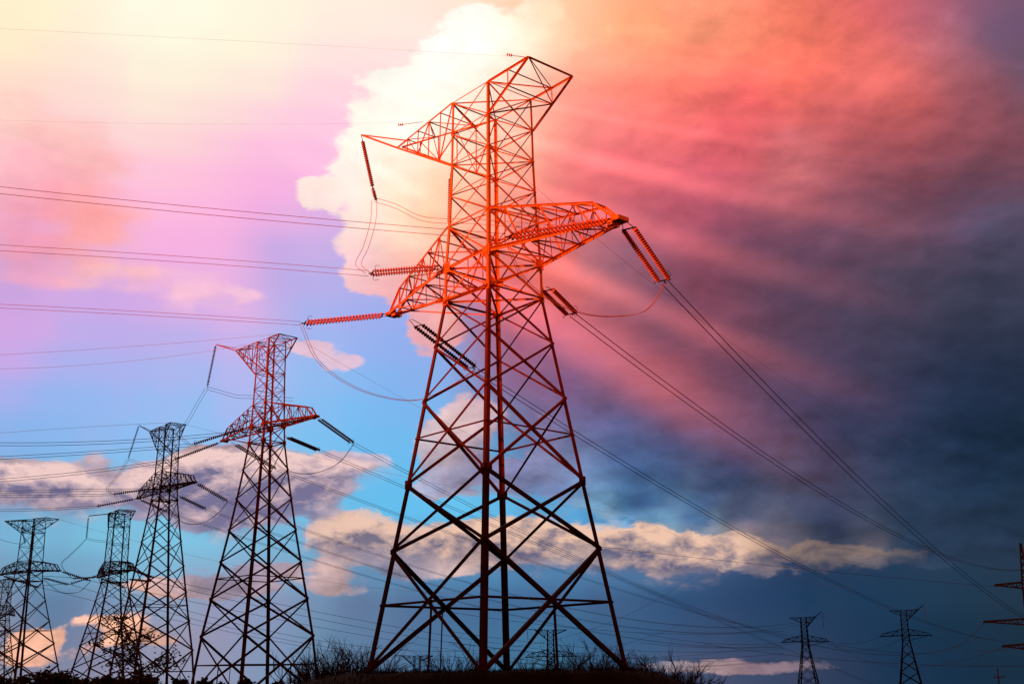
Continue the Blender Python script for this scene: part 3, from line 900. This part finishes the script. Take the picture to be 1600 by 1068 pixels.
def curve_through(pts, n=12):
    pts = [Vector(p) for p in pts]
    P = [pts[0] * 2 - pts[1]] + pts + [pts[-1] * 2 - pts[-2]]
    out = []
    for i in range(1, len(P) - 2):
        for k in range(n):
            t = k / n
            a, b, c, d = P[i - 1], P[i], P[i + 1], P[i + 2]
            out.append(0.5 * ((2 * b) + (c - a) * t + (2 * a - 5 * b + 4 * c - d) * t * t + (3 * b - a - 3 * c + d) * t ** 3))
    out.append(P[-2])
    return out


DL = Vector((-0.95, -0.30)).normalized()
DR = Vector((0.53, 0.848)).normalized()


def line_end(S, d, px, py):
    d = Vector(d).normalized(); t, z = hit(S, d, px, py)
    return Vector((S[0] + d.x * t, S[1] + d.y * t, z)), t


def phase(S, d, end_px, pix, t1, tname, phname, toward, owner, sep=(0, 0, 0.42), rad=0.018, strings=True, bundle=2, discs=24, c_fix=None, srad=0.19, spread=0.8):
    """one phase on one side of a pylon: tension string, then the conductors of its bundle"""
    S = Vector(S)
    E, t = line_end(S, d, *end_px)
    if strings:
        tension_string(S, E, f'{owner} insulator string from {phname} toward {toward}', f'insulator strings on the {owner}', discs=discs, rad=srad, spread=spread)
    base = run(E, d, pix, t1, c_fix=c_fix)
    words = ('upper', 'lower')
    for b in range(bundle):
        off = Vector(sep) * (0.5 - b)
        pts = shift(base, off)
        wire(pts, rad, 'conductor_wire', f'{words[b]} wire of the {owner} pair from {phname} toward {toward}' if bundle > 1 else f'wire from the {owner} {phname} toward {toward}',
             'power line wire', f'conductor wires of the {owner}')
    return E, base


# tallest pylon
own = 'tallest pylon'
tipR = F1((13.19, 0, 28.9)); tipL = F1((-13.19, 0, 28.9)); midL = F1((-2.7, -2.6, 29.5)); midR = F1((2.7, 2.7, 27.6))
eRL, _ = phase(tipR, DL, (790, 370), [(530, 349), (0, 297)], 62, '', 'right arm tip', 'the left edge', own)
eML, _ = phase(midL, DL, (576, 427), [(300, 406), (0, 387)], 58, '', 'body left corner', 'the left edge', own)
eLL, _ = phase(tipL, DL, (470, 505), [(250, 491), (0, 478)], 62, '', 'left arm tip', 'the left edge', own, sep=(0, 0, 0.30))
eRR, _ = phase(tipR + Vector((0.3, 0.2, 0)), DR, (1040, 442), [(1180, 568), (1444, 853), (1540, 920)], 230, '', 'right arm tip', 'the right edge', own, sep=(0.45, -0.28, 0.1), rad=0.034)
eMR, _ = phase(midR, DR, (895, 492), [(1100, 647), (1280, 765), (1444, 855)], 230, '', 'body right corner', 'the right edge', own, sep=(0.45, -0.28, 0.1), rad=0.034)
eLR, _ = phase(tipL + Vector((1.4, 0.8, -0.2)), DR, (742, 577), [(900, 690), (1074, 778), (1392, 950)], 250, '', 'left arm tip', 'the far right valley', own, sep=(0.45, -0.28, 0.1), rad=0.034)


def pair(pts, off, name, l1, l2, cat, group, rad=0.022):
    off = Vector(off)
    wire(shift(pts, off * 0.5), rad, name, l1, cat, group)
    wire(shift(pts, off * -0.5), rad, name, l2, cat, group)


def jumper(A, B, mids, label, group, off=(0.15, 0.25, 0.12), rad=0.022):
    """slack loop joining the two sides of a phase"""
    A = Vector(A); B = Vector(B); pts = [A]
    n = len(mids)
    for i, (px, py) in enumerate(mids):
        t = (i + 1) / (n + 1)
        pts.append(at(px, py, A.y + (B.y - A.y) * t))
    pts.append(B)
    pair(curve_through(pts), off, 'jumper_wire', f'inner wire of {label}', f'outer wire of {label}', 'jumper wire', group, rad)


jumper(eLL, eLR, [(496, 562), (545, 600), (600, 620), (655, 624), (705, 602)], 'the slack loop below the left arm of the tallest pylon', 'jumper loops of the tallest pylon')
jumper(eRL, eRR, [(812, 425), (850, 462), (905, 488), (960, 494), (1010, 484)], 'the slack loop below the right arm of the tallest pylon', 'jumper loops of the tallest pylon')
# string under the horn and the raised jumper
hornT = F1((-17.6, -0.8, 46.9))
hb = at(583, 296, hornT.y - 0.6)
tension_string(hornT, hb, 'tallest pylon insulator string hanging under the horn tip at its top left', 'insulator strings on the tallest pylon', double=False, ring=False, discs=22, rad=0.19)
tension_string(hb, at(587, 311, hornT.y - 0.6), 'short double insulator at the lower end of the tallest pylon hanging string', 'insulator strings on the tallest pylon', double=True, ring=False, discs=5, rad=0.17, spread=0.7, lead=0.02)
hb2 = at(585, 312, hornT.y - 0.6)
jumper(hb2, eML, [(583, 345), (572, 385), (560, 412)], 'the jumper dropping from the tallest pylon hanging string', 'jumper loops of the tallest pylon', off=(0.45, 0, 0))
jumper(hb2, F1((2.6, 5.5, 33)), [(618, 322), (655, 340), (690, 345), (740, 346)], 'the jumper from the tallest pylon hanging string behind its neck', 'jumper loops of the tallest pylon', off=(0, 0, 0.4))
# string standing on the left of the neck
tension_string(at(704, 270, 82.5), at(702, 352, 82.5), 'tallest pylon insulator string hanging along the left side of its neck', 'insulator strings on the tallest pylon', double=False, ring=False, discs=20, rad=0.19)


def earth(A, px_clamp, d, pix, t1, label, group, rad=0.0045, c_fix=None):
    A = Vector(A)
    pts = run(A, d, [px_clamp] + pix, t1, c_fix=c_fix)
    wire(pts, rad, 'earth_wire', label, 'power line wire', group)
    if px_clamp:
        E, t = line_end(A, d, *px_clamp)
        mb = MB(); dd = (E - A).normalized()
        for q in (-0.16, 0.0, 0.16): mb.tube([E + dd * (q - 0.05), E + dd * q, E + dd * (q + 0.05)], [0.04, 0.13, 0.05], 8)
        mb.tube([A, E], 0.022, 5)
        o = mb.build('wire_clamp', M_GLOW_DISC); tag(o, label.replace('thin earth wire from', 'small insulator on the wire from'), 'insulator', group)


T1 = F1((6.76, -2.2, 43.18)); TL = F1((-7.3, -1.35, 43.9))
earth(T1, (796, 86), DL, [(400, 66), (0, 45)], 60, 'thin earth wire from the highest corner of the tallest pylon toward the left', 'earth wires of the tallest pylon')
earth(TL, (626, 195), DL, [(300, 193), (0, 188)], 60, 'thin earth wire from the left top beam of the tallest pylon', 'earth wires of the tallest pylon')
wire(run(F1((-5.5, 1.4, 43.8)), DR, [(838, 207), (940, 316), (1140, 510), (1290, 660)], 150, c_fix=0.0007), 0.014, 'earth_wire', 'thin earth wire slanting down from the neck of the tallest pylon across the pink cloud', 'power line wire', 'earth wires of the tallest pylon')

# second tallest pylon
own = 'second tallest pylon'
t2R = F2((12.62, 0, 28.9)); t2L = F2((-12.62, 0, 28.9)); t2ml = F2((-1.9, -1.9, 29.4)); t2mr = F2((1.9, 1.9, 27.8))
D2 = Vector((-0.97, -0.24)).normalized()
kw = dict(rad=0.036, srad=0.2, spread=0.7)
e1, _ = phase(t2R, D2, (400, 672), [(347, 681), (170, 689), (0, 694)], 120, '', 'right arm tip', 'the left edge', own, **kw)
e2, _ = phase(t2ml, D2, (297, 695), [(170, 705), (0, 715)], 100, '', 'body left corner', 'the left edge', own, **kw)
e3, _ = phase(t2L, D2, (268, 719), [(170, 733), (0, 750)], 100, '', 'left arm tip', 'the left edge', own, **kw)
e4, _ = phase(t2R, DR, (553, 693), [(630, 752), (750, 797), (1100, 951), (1222, 996)], 480, '', 'right arm tip', 'the valley', own, sep=(0.6, -0.35, 0.1), **kw)
e5, _ = phase(t2mr, DR, (500, 704), [(620, 757), (806, 835), (1100, 960)], 480, '', 'body right corner', 'the valley', own, sep=(0.6, -0.35, 0.1), **kw)
e6, _ = phase(t2L + Vector((1, .6, 0)), DR, (432, 733), [(540, 771), (673, 821), (960, 919), (1200, 985)], 480, '', 'left arm tip', 'the valley', own, sep=(0.6, -0.35, 0.1), **kw)
G = 'jumper loops of the second tallest pylon'
jumper(e1, e4, [(430, 722), (460, 738), (495, 738), (530, 722)], 'the slack loop under the right arm of the second tallest pylon', G, rad=0.03)
h2 = F2((-15.4, -1.0, 45.8)); b2 = at(323.5, 606, h2.y)
tension_string(h2, b2, 'long thin insulator string hanging from the horn of the second tallest pylon', 'insulator strings on the second tallest pylon', double=False, ring=False, discs=30, rad=0.24, lead=0.04)
jumper(b2, e2, [(310, 628), (295, 655), (280, 678)], 'the jumper dropping from the hanging string of the second tallest pylon', G, rad=0.03, off=(0.5, 0, 0))
jumper(b2, F2((1.5, 3.5, 34.0)), [(345, 612), (370, 619), (395, 620)], 'the jumper from string to neck of the second tallest pylon', G, rad=0.03, off=(0, 0, 0.5))
wire(run(F2((4.5, -1.7, 43.18)), D2, [(319, 532), (0, 554)], 100), 0.022, 'earth_wire', 'upper thin earth wire from the second tallest pylon toward the left edge', 'power line wire', 'earth wires of the second tallest pylon')
wire(run(F2((-6.0, -0.9, 43.8)), D2, [(300, 552), (0, 576)], 90), 0.022, 'earth_wire', 'lower thin earth wire from the second tallest pylon left beam toward the left edge', 'power line wire', 'earth wires of the second tallest pylon')
wire(run(F2((4.5, 1.7, 43.18)), DR, [(530, 594), (650, 645), (800, 705)], 300, c_fix=0.0003), 0.018, 'earth_wire', 'faint earth wire slanting down to the right from the top of the second tallest pylon', 'power line wire', 'earth wires of the second tallest pylon')

# third pylon
own = 'third pylon'
t3R = F3((14.4, 0, 28.9)); t3L = F3((-14.4, 0, 28.9)); t3ml = F3((-2, -2, 29.4)); t3mr = F3((2, 2, 27.8))
kw = dict(rad=0.045, srad=0.24, spread=0.7, discs=16)
a1, _ = phase(t3R, D2, (240, 765), [(170, 765), (0, 769)], 120, '', 'right arm tip', 'the left edge', own, **kw)
a2, _ = phase(t3ml, D2, (174, 772), [(90, 774), (0, 775)], 100, '', 'body left corner', 'the left edge', own, **kw)
a3, _ = phase(t3L, D2, (148, 791), [(80, 795), (0, 797)], 100, '', 'left arm tip', 'the left edge', own, **kw)
a4, _ = phase(t3R, DR, (356, 783), [(465, 824), (600, 869), (750, 915)], 420, '', 'right arm tip', 'the valley', own, sep=(0.7, -0.4, 0.1), **kw)
a5, _ = phase(t3mr, DR, (322, 795), [(469, 846), (600, 891), (760, 935)], 420, '', 'body right corner', 'the valley', own, sep=(0.7, -0.4, 0.1), **kw)
a6, _ = phase(t3L, DR, (262, 800), [(469, 867), (600, 908), (760, 950)], 420, '', 'left arm tip', 'the valley', own, sep=(0.7, -0.4, 0.1), **kw)
G = 'jumper loops of the third pylon'
jumper(a1, a4, [(270, 805), (295, 818), (320, 815), (342, 800)], 'the slack loop under the right arm of the third pylon', G, rad=0.04)
h3_ = F3((-15.0, -1.0, 45.9)); b3 = at(200, 717, h3_.y)
tension_string(h3_, b3, 'long thin insulator string hanging from the horn of the third pylon', 'insulator strings on the third pylon', double=False, ring=False, discs=28, rad=0.26, lead=0.04)
jumper(b3, a2, [(193, 730), (180, 748), (168, 762)], 'the jumper dropping from the hanging string of the third pylon', G, rad=0.04, off=(0.5, 0, 0))
jumper(b3, F3((1.5, 3.5, 34.0)), [(212, 721), (228, 726), (242, 728)], 'the jumper from string to neck of the third pylon', G, rad=0.035, off=(0, 0, 0.5))
wire(run(F3((4.3, -1.7, 43.18)), D2, [(200, 663), (0, 676)], 100), 0.03, 'earth_wire', 'thin earth wire from the top of the third pylon toward the left edge', 'power line wire', 'earth wires of the third pylon')
wire(run(F3((4.3, 1.7, 43.18)), DR, [(300, 668), (345, 678), (440, 700)], 200, c_fix=0.0002), 0.025, 'earth_wire', 'faint earth wire slanting right from the top of the third pylon', 'power line wire', 'earth wires of the third pylon')

# fourth (single hanging string) and fifth (hornless)
own = 'one-string flat-topped pylon'
q4R = F4((12.6, 0, 27.4)); q4L = F4((-12.6, 0, 27.4)); q4m = F4((-2.5, -2.5, 27.4)); q4r = F4((2.5, 2.5, 26.0))
kw = dict(rad=0.055, srad=0.27, spread=0.8, discs=14, bundle=1)
c1, _ = phase(q4m, D2, (108, 912), [(60, 916), (0, 918)], 120, '', 'body left corner', 'the left edge', own, **kw)
c2, _ = phase(q4L, D2, (112, 903), [(60, 900), (0, 897)], 120, '', 'left arm tip', 'the left edge', own, **kw)
c3, _ = phase(q4R, DR, (240, 902), [(490, 955), (581, 973), (698, 993)], 420, '', 'right arm tip', 'the valley', own, **kw)
c4, _ = phase(q4r, DR, (236, 908), [(490, 966), (578, 983), (698, 1003)], 420, '', 'body right corner', 'the valley', own, **kw)
c5, _ = phase(q4L, DR, (196, 918), [(495, 980), (578, 994), (698, 1014)], 420, '', 'left arm tip', 'the valley', own, **kw)
G = 'jumper loops of the left row far pylons'
h4_ = F4((-12.8, -4.0, 43.4)); b4 = at(135, 841, h4_.y)
tension_string(h4_, b4, 'insulator string hanging left of the flat-topped pylon behind the leafy young tree', 'insulator strings on the flat-topped pylons', double=False, ring=False, discs=20, rad=0.3, lead=0.1)
jumper(b4, c2, [(125, 852), (108, 868), (96, 882)], 'the jumper falling left from the flat-topped pylon string', G, rad=0.045, off=(0.3, 0, 0))
jumper(b4, F4((1, 3, 34)), [(145, 843), (155, 845), (168, 846)], 'the jumper from the flat-topped pylon string to its neck', G, rad=0.04, off=(0, 0, 0.4))
own = 'hornless flat-topped pylon'
q5R = F5((11.4, 0, 28.8)); q5m = F5((2.4, 2.4, 27.6)); q5L = F5((-11.4, 0, 28.8))
d1, _ = phase(q5R, DR, (142, 907), [(200, 925), (502, 1002), (586, 1012)], 420, '', 'right arm tip', 'the valley', own, **kw)
d2, _ = phase(q5m, DR, (108, 913), [(200, 938), (502, 1011), (586, 1021)], 420, '', 'body right corner', 'the valley', own, **kw)
d3, _ = phase(q5L, DR, (62, 918), [(200, 952), (420, 1000)], 420, '', 'left arm tip', 'the valley', own, **kw)
jumper(d1, q5m, [(125, 923), (105, 926), (88, 921)], 'the slack loop right of the hornless flat-topped pylon', G, rad=0.045)
tension_string(at(34, 826, 313), at(39.5, 849, 313), 'insulator string hanging at the left of the hornless flat-topped pylon neck', 'insulator strings on the flat-topped pylons', double=False, ring=False, discs=14, rad=0.3)
wire(curve_through([at(39.5, 849, 313), at(22, 848, 305), at(0, 842, 295), at(-40, 825, 280)]), 0.045, 'jumper_wire', 'slack wire from the hornless flat-topped pylon string to the left edge', 'jumper wire', G)
wire(run(F5((7.0, 2, 43.18)), DR, [(101, 816), (130, 824), (215, 845)], 200, c_fix=0.0005), 0.03, 'earth_wire', 'faint earth wire right of the hornless flat-topped pylon', 'power line wire', 'earth wires of the left row far pylons')

# far spans in the valley
def span(A, B, sag, rad, label, group='wires of the far valley lines'):
    A = Vector(A); B = Vector(B)
    pts = []
    for i in range(31):
        t = i / 30; p = A.lerp(B, t); p.z -= sag * 4 * t * (1 - t); pts.append(p)
    wire(pts, rad, 'conductor_wire', label, 'power line wire', group)


wr = 0.075
f1 = [FF1((14, 0, 29)), FF1((0, 2, 29)), FF1((-14, 0, 29))]; f2 = [FF2((14, 0, 29)), FF2((0, 2, 29)), FF2((-14, 0, 29))]
span(at(940, 854, 300), tier_tips[2], 0.5, 0.05, 'long low wire sagging to the top arm of the three-tiered pylon')
span(at(1000, 988, 560), f1[0], 3, wr, 'wire reaching the left arm tip of the left T topped far pylon')
span(at(1000, 1003, 560), f1[1], 3, wr, 'wire reaching the body of the left T topped far pylon')
span(f1[2], f2[0], 2.5, wr, 'upper wire between the two T topped far pylons')
span(FF1((-14, 1, 27)), f2[1], 5.5, wr, 'lower wire between the two T topped far pylons')
span(f2[2], at(1640, 985, 560), 9, wr, 'wire leaving the right arm tip of the right T topped far pylon')
span(f2[1], tier_tips[1], 9, wr, 'wire from the right T topped far pylon to the three-tiered pylon')
span(f1[2], tier_tips[0], 10, wr, 'wire from the left T topped far pylon to the lowest three-tiered arm')
span(at(1100, 1005, 560), at(1640, 1040, 420), 3, wr, 'lowest faint wire crossing behind both T topped far pylons')
for i, (ya, yb, lb) in enumerate(((955, 985, 'highest'), (985, 1012, 'second'), (1002, 1020, 'third'), (1024, 1030, 'lowest'))):
    span(at(700, ya, 520), at(1225, yb, 690), 5, wr, f'{lb} faint wire crossing the valley behind the legs of the tallest pylon')
bR, bL = FB2((14, 0, 29)), FB2((-14, 0, 29))
span(bR, at(1210, 1028, 800), 5, wr, 'wire from the right arm of the far pylon between the legs')
span(bL, at(640, 1040, 600), 5, wr, 'wire from the left arm of the far pylon between the legs')
for nm, FF, dz in (('right T topped far pylon', FF2, 46.0), ('left T topped far pylon', FF1, 46.5)):
    H_ = FF((-11.5, -0.5, dz)); mb_l = f'short insulator string hanging from the horn of the {nm}'
    tension_string(H_, H_ + Vector((0, 0, -10)), mb_l, 'insulator strings on the far pylons', double=False, ring=False, discs=8, rad=0.3)
for nm, FF in (('between the left legs', FB1), ('between the right legs', FB2)):
    H_ = FF((-13, 0, 43.8))
    tension_string(H_, H_ + Vector((0.6, 0, -6)), f'insulator string hanging from the far pylon {nm} of the tallest pylon', 'insulator strings on the far pylons', double=False, ring=False, discs=8, rad=0.35)

# ------------------------------------------------------------------ vegetation
def branch(mb, p, d, L_, r_, depth, rng, spread=0.55, tips=None, droop=0.0):
    n = 3
    pts = [p]; q = p.copy(); dd = d.copy()
    for i in range(n):
        dd = (dd + Vector((rng.gauss(0, .13), rng.gauss(0, .13), rng.gauss(0, .08) - droop))).normalized()
        q = q + dd * (L_ / n); pts.append(q.copy())
    mb.tube(pts, [r_, r_ * .85, r_ * .68, r_ * .5], 4 if depth < 3 else 5, caps=False)
    if tips is not None and depth <= 1: tips.append((pts[-1], dd)); tips.append((pts[-2], dd))
    if depth <= 0: return
    for k in range(rng.choice((2, 3, 3))):
        b = pts[rng.choice((1, 2, 3))]
        ax = Vector((rng.gauss(0, 1), rng.gauss(0, 1), rng.gauss(0, 1))).normalized()
        nd = (Matrix.Rotation(rng.uniform(spread * .6, spread * 1.4), 3, ax) @ dd)
        branch(mb, b, nd, L_ * rng.uniform(.6, .8), r_ * .55, depth - 1, rng, spread, tips, droop)


def bare_shrub(x, y, h, seed, label, rmin=0.038, group='bare shrubs'):
    rng = random.Random(seed); z = ground_z(x, y)
    mb = MB()
    for k in range(17):
        d = Vector((rng.gauss(0, .6), rng.gauss(0, .6), 1)).normalized()
        branch(mb, Vector((rng.gauss(0, .2) * h * .3, rng.gauss(0, .2) * h * .3, -0.2)), d, h * rng.uniform(.34, .52), rmin * 2.6, 4, rng, .5)
    o = mb.build('bare_shrub', M_BARK); o.location = (x, y, z)
    tag(o, label, 'shrub', group)


def leaves_mesh(mb, centers, size, rng, per=10, spread=0.4):
    for (c, r_) in centers:
        for i in range(per):
            p = c + Vector((rng.gauss(0, 1), rng.gauss(0, 1), rng.gauss(0, 1))) * spread * r_
            a = Vector((rng.gauss(0, 1), rng.gauss(0, 1), rng.gauss(0, .7))).normalized()
            b = a.cross(Vector((rng.gauss(0, 1), rng.gauss(0, 1), rng.gauss(0, 1)))).normalized()
            s_ = size * rng.uniform(.6, 1.3)
            mb.add([p - a * s_, p + b * s_ * .42 - a * s_ * .1, p + a * s_, p - b * s_ * .42 - a * s_ * .1], [(0, 1, 2, 3)])


def bushy_tree(x, y, top, label, seed, wide=0.5, group='dark bushes along the bottom left', leaf=0.22, dens=1.0):
    rng = random.Random(seed); z = ground_z(x, y); h = top - z
    root = empty('bushy_tree', (x, y, z)); tag(root, label, 'tree', group)
    mb = MB(); tips = []
    for k in range(3):
        d = Vector((rng.gauss(0, .25), rng.gauss(0, .25), 1)).normalized()
        branch(mb, Vector((0, 0, -.2)), d, h * .42, h * .022, 3, rng, .55, tips)
    mb.build('trunk', M_BARK, root)
    lm = MB(); cs = []
    for k in range(int(26 * dens)):
        u = rng.random(); a = rng.uniform(0, 6.283); rr = wide * h * math.sqrt(rng.random()) * (1 - .55 * u)
        cs.append((Vector((rr * math.cos(a), rr * math.sin(a), h * (0.12 + 0.78 * u))), h * .12))
    leaves_mesh(lm, cs, leaf, rng, per=46, spread=0.62)
    lm.build('crown', M_SCRUB, root)


# bare shrubs round the knoll: column, row of the top, distance
shr = [(470, 1040, 92), (490, 1030, 96), (512, 1026, 100), (535, 1028, 104), (556, 1020, 98), (600, 1034, 110), (690, 1036, 118), (715, 1030, 112), (735, 1034, 120), (830, 1034, 118),
       (848, 1028, 112), (900, 1030, 118), (925, 1022, 112), (945, 1026, 108), (970, 1034, 104), (1005, 1042, 100), (1022, 1038, 96), (1045, 1042, 100), (1068, 1046, 96), (1085, 1052, 100)]
names = ['outermost bare shrub at the left foot of the knoll', 'low bare shrub second from the left beside the knoll', 'thin bare shrub left of the knoll', 'spreading bare shrub touching the left knoll slope',
         'tall bare shrub beside the left foot of the tallest pylon', 'small bare shrub just inside the left pylon leg', 'bare shrub left of the centre legs behind the knoll', 'taller bare shrub left of the centre legs', 'bare shrub hugging the thick centre leg',
         'bare shrub right of the centre legs', 'bare shrub below the far pylon between the legs', 'bare shrub under the right lacing', 'tallest bare shrub before the right pylon leg', 'dense bare shrub at the right pylon leg',
         'bare shrub behind the right pylon foot', 'bare shrub just right of the knoll', 'round bare shrub right of the knoll', 'bushy bare shrub on the falling slope to the right', 'low bare shrub on the right slope', 'last small bare shrub on the right slope']
for i, ((px, py, D), nm) in enumerate(zip(shr, names)):
    p = at(px, py, D); bare_shrub(p.x, D, max(1.6, 1.3 * (p.z - ground_z(p.x, D))), 100 + i, nm, group='bare shrubs round the knoll')
# dark bushes bottom left
bl = [(8, 1052, 120), (38, 1054, 132), (70, 1046, 140), (92, 1050, 118), (118, 1056, 130), (140, 1058, 116), (172, 1054, 124), (200, 1060, 110), (222, 1052, 128), (250, 1057, 118), (283, 1060, 130), (318, 1061, 116), (352, 1064, 124), (385, 1060, 134), (432, 1064, 120)]
bn = ['dark bush at the left corner', 'low dark bush beside the corner bush', 'taller rounded dark bush under the hornless pylon', 'dark bush right of the rounded one', 'ragged low dark bush left of the leafy young tree', 'small dark bush at the trunk of the leafy young tree',
      'dark bush right of the leafy young tree trunk', 'lowest dark bush in the dip', 'dark bush under the third pylon left leg', 'dark bush under the third pylon body', 'broad dark bush under the third pylon right leg', 'dark bush between third and second pylons',
      'tiny dark bush under the second pylon', 'dark bush between the legs of the second pylon', 'last dark bush before the knoll']
for i, ((px, py, D), nm) in enumerate(zip(bl, bn)):
    p = at(px, py, D); bushy_tree(p.x, D, p.z, nm, 300 + i, wide=0.62, leaf=0.26)

# leafy young tree
rng = random.Random(11)
D = 52.0
base = at(222, 1064, D); gz = ground_z(base.x, D)
root = empty('young_tree', (base.x, D, gz)); tag(root, 'sparse leafy young tree with open sprays in front of the third pylon', 'tree')
tm = MB(); lm = MB(); o0 = Vector((base.x, D, gz))
stems = [[(222, 1064), (215, 1035), (200, 1010), (180, 985), (160, 962)], [(215, 1035), (190, 1022), (165, 1012), (140, 1003)], [(210, 1025), (212, 1010), (222, 998), (236, 990)],
         [(220, 1050), (240, 1040), (255, 1030), (268, 1022)], [(216, 1040), (205, 1030), (185, 1034), (165, 1040)], [(200, 1010), (196, 990), (186, 970), (182, 960)], [(240, 1040), (262, 1036), (280, 1034)]]
for k, st in enumerate(stems):
    pts = [at(px, py, D + rng.uniform(-1, 1) * (k > 0) * .8) - o0 for px, py in st]
    c = curve_through(pts, 5)
    r0 = 0.05 if k == 0 else 0.028
    if k == 0: c = [Vector((c[0].x, 0, -0.2))] + c
    tm.tube(c, [r0 * (1 - .75 * i / len(c)) for i in range(len(c))], 5)
    if k:
        pass
    for i, q in enumerate(c[3:]):
        for j in range(3):
            w_ = q + Vector((rng.gauss(0, .18), rng.gauss(0, .3), rng.gauss(0, .13)))
            tm.tube([q, q.lerp(w_, .5) + Vector((0, 0, .03)), w_], [.012, .009, .006], 3, caps=False)
            leaves_mesh(lm, [(w_, 1.0)], .085, rng, per=5, spread=.13)
tm.build('trunk', M_BARK, root); lm.build('crown', M_LEAF, root)

# dry grass fringing the knoll
rng = random.Random(5); gmb = MB()
for i in range(5200):
    a = rng.uniform(0, 6.283); rr = 15.5 * math.sqrt(rng.random())
    x, y = -1.6 + rr * math.cos(a), 80.5 + rr * math.sin(a)
    if rng.random() < 0.5: y = 80.5 - abs(y - 80.5)
    z = ground_z(x, y); h = rng.uniform(.06, .26) * (1.6 if rng.random() < .06 else 1); w = rng.uniform(.012, .03)
    dx, dy = rng.gauss(0, .12), rng.gauss(0, .12)
    gmb.add([(x - w, y, z - .03), (x + w, y, z - .03), (x + dx * .5 + w * .6, y + dy * .5, z + h * .6), (x + dx, y + dy, z + h), (x + dx * .5 - w * .6, y + dy * .5, z + h * .6)], [(0, 1, 2, 3, 4)])
tag(gmb.build('grass', M_GRASS), 'dry dark grass fringing the knoll under the tallest pylon', 'grass', kind='stuff')
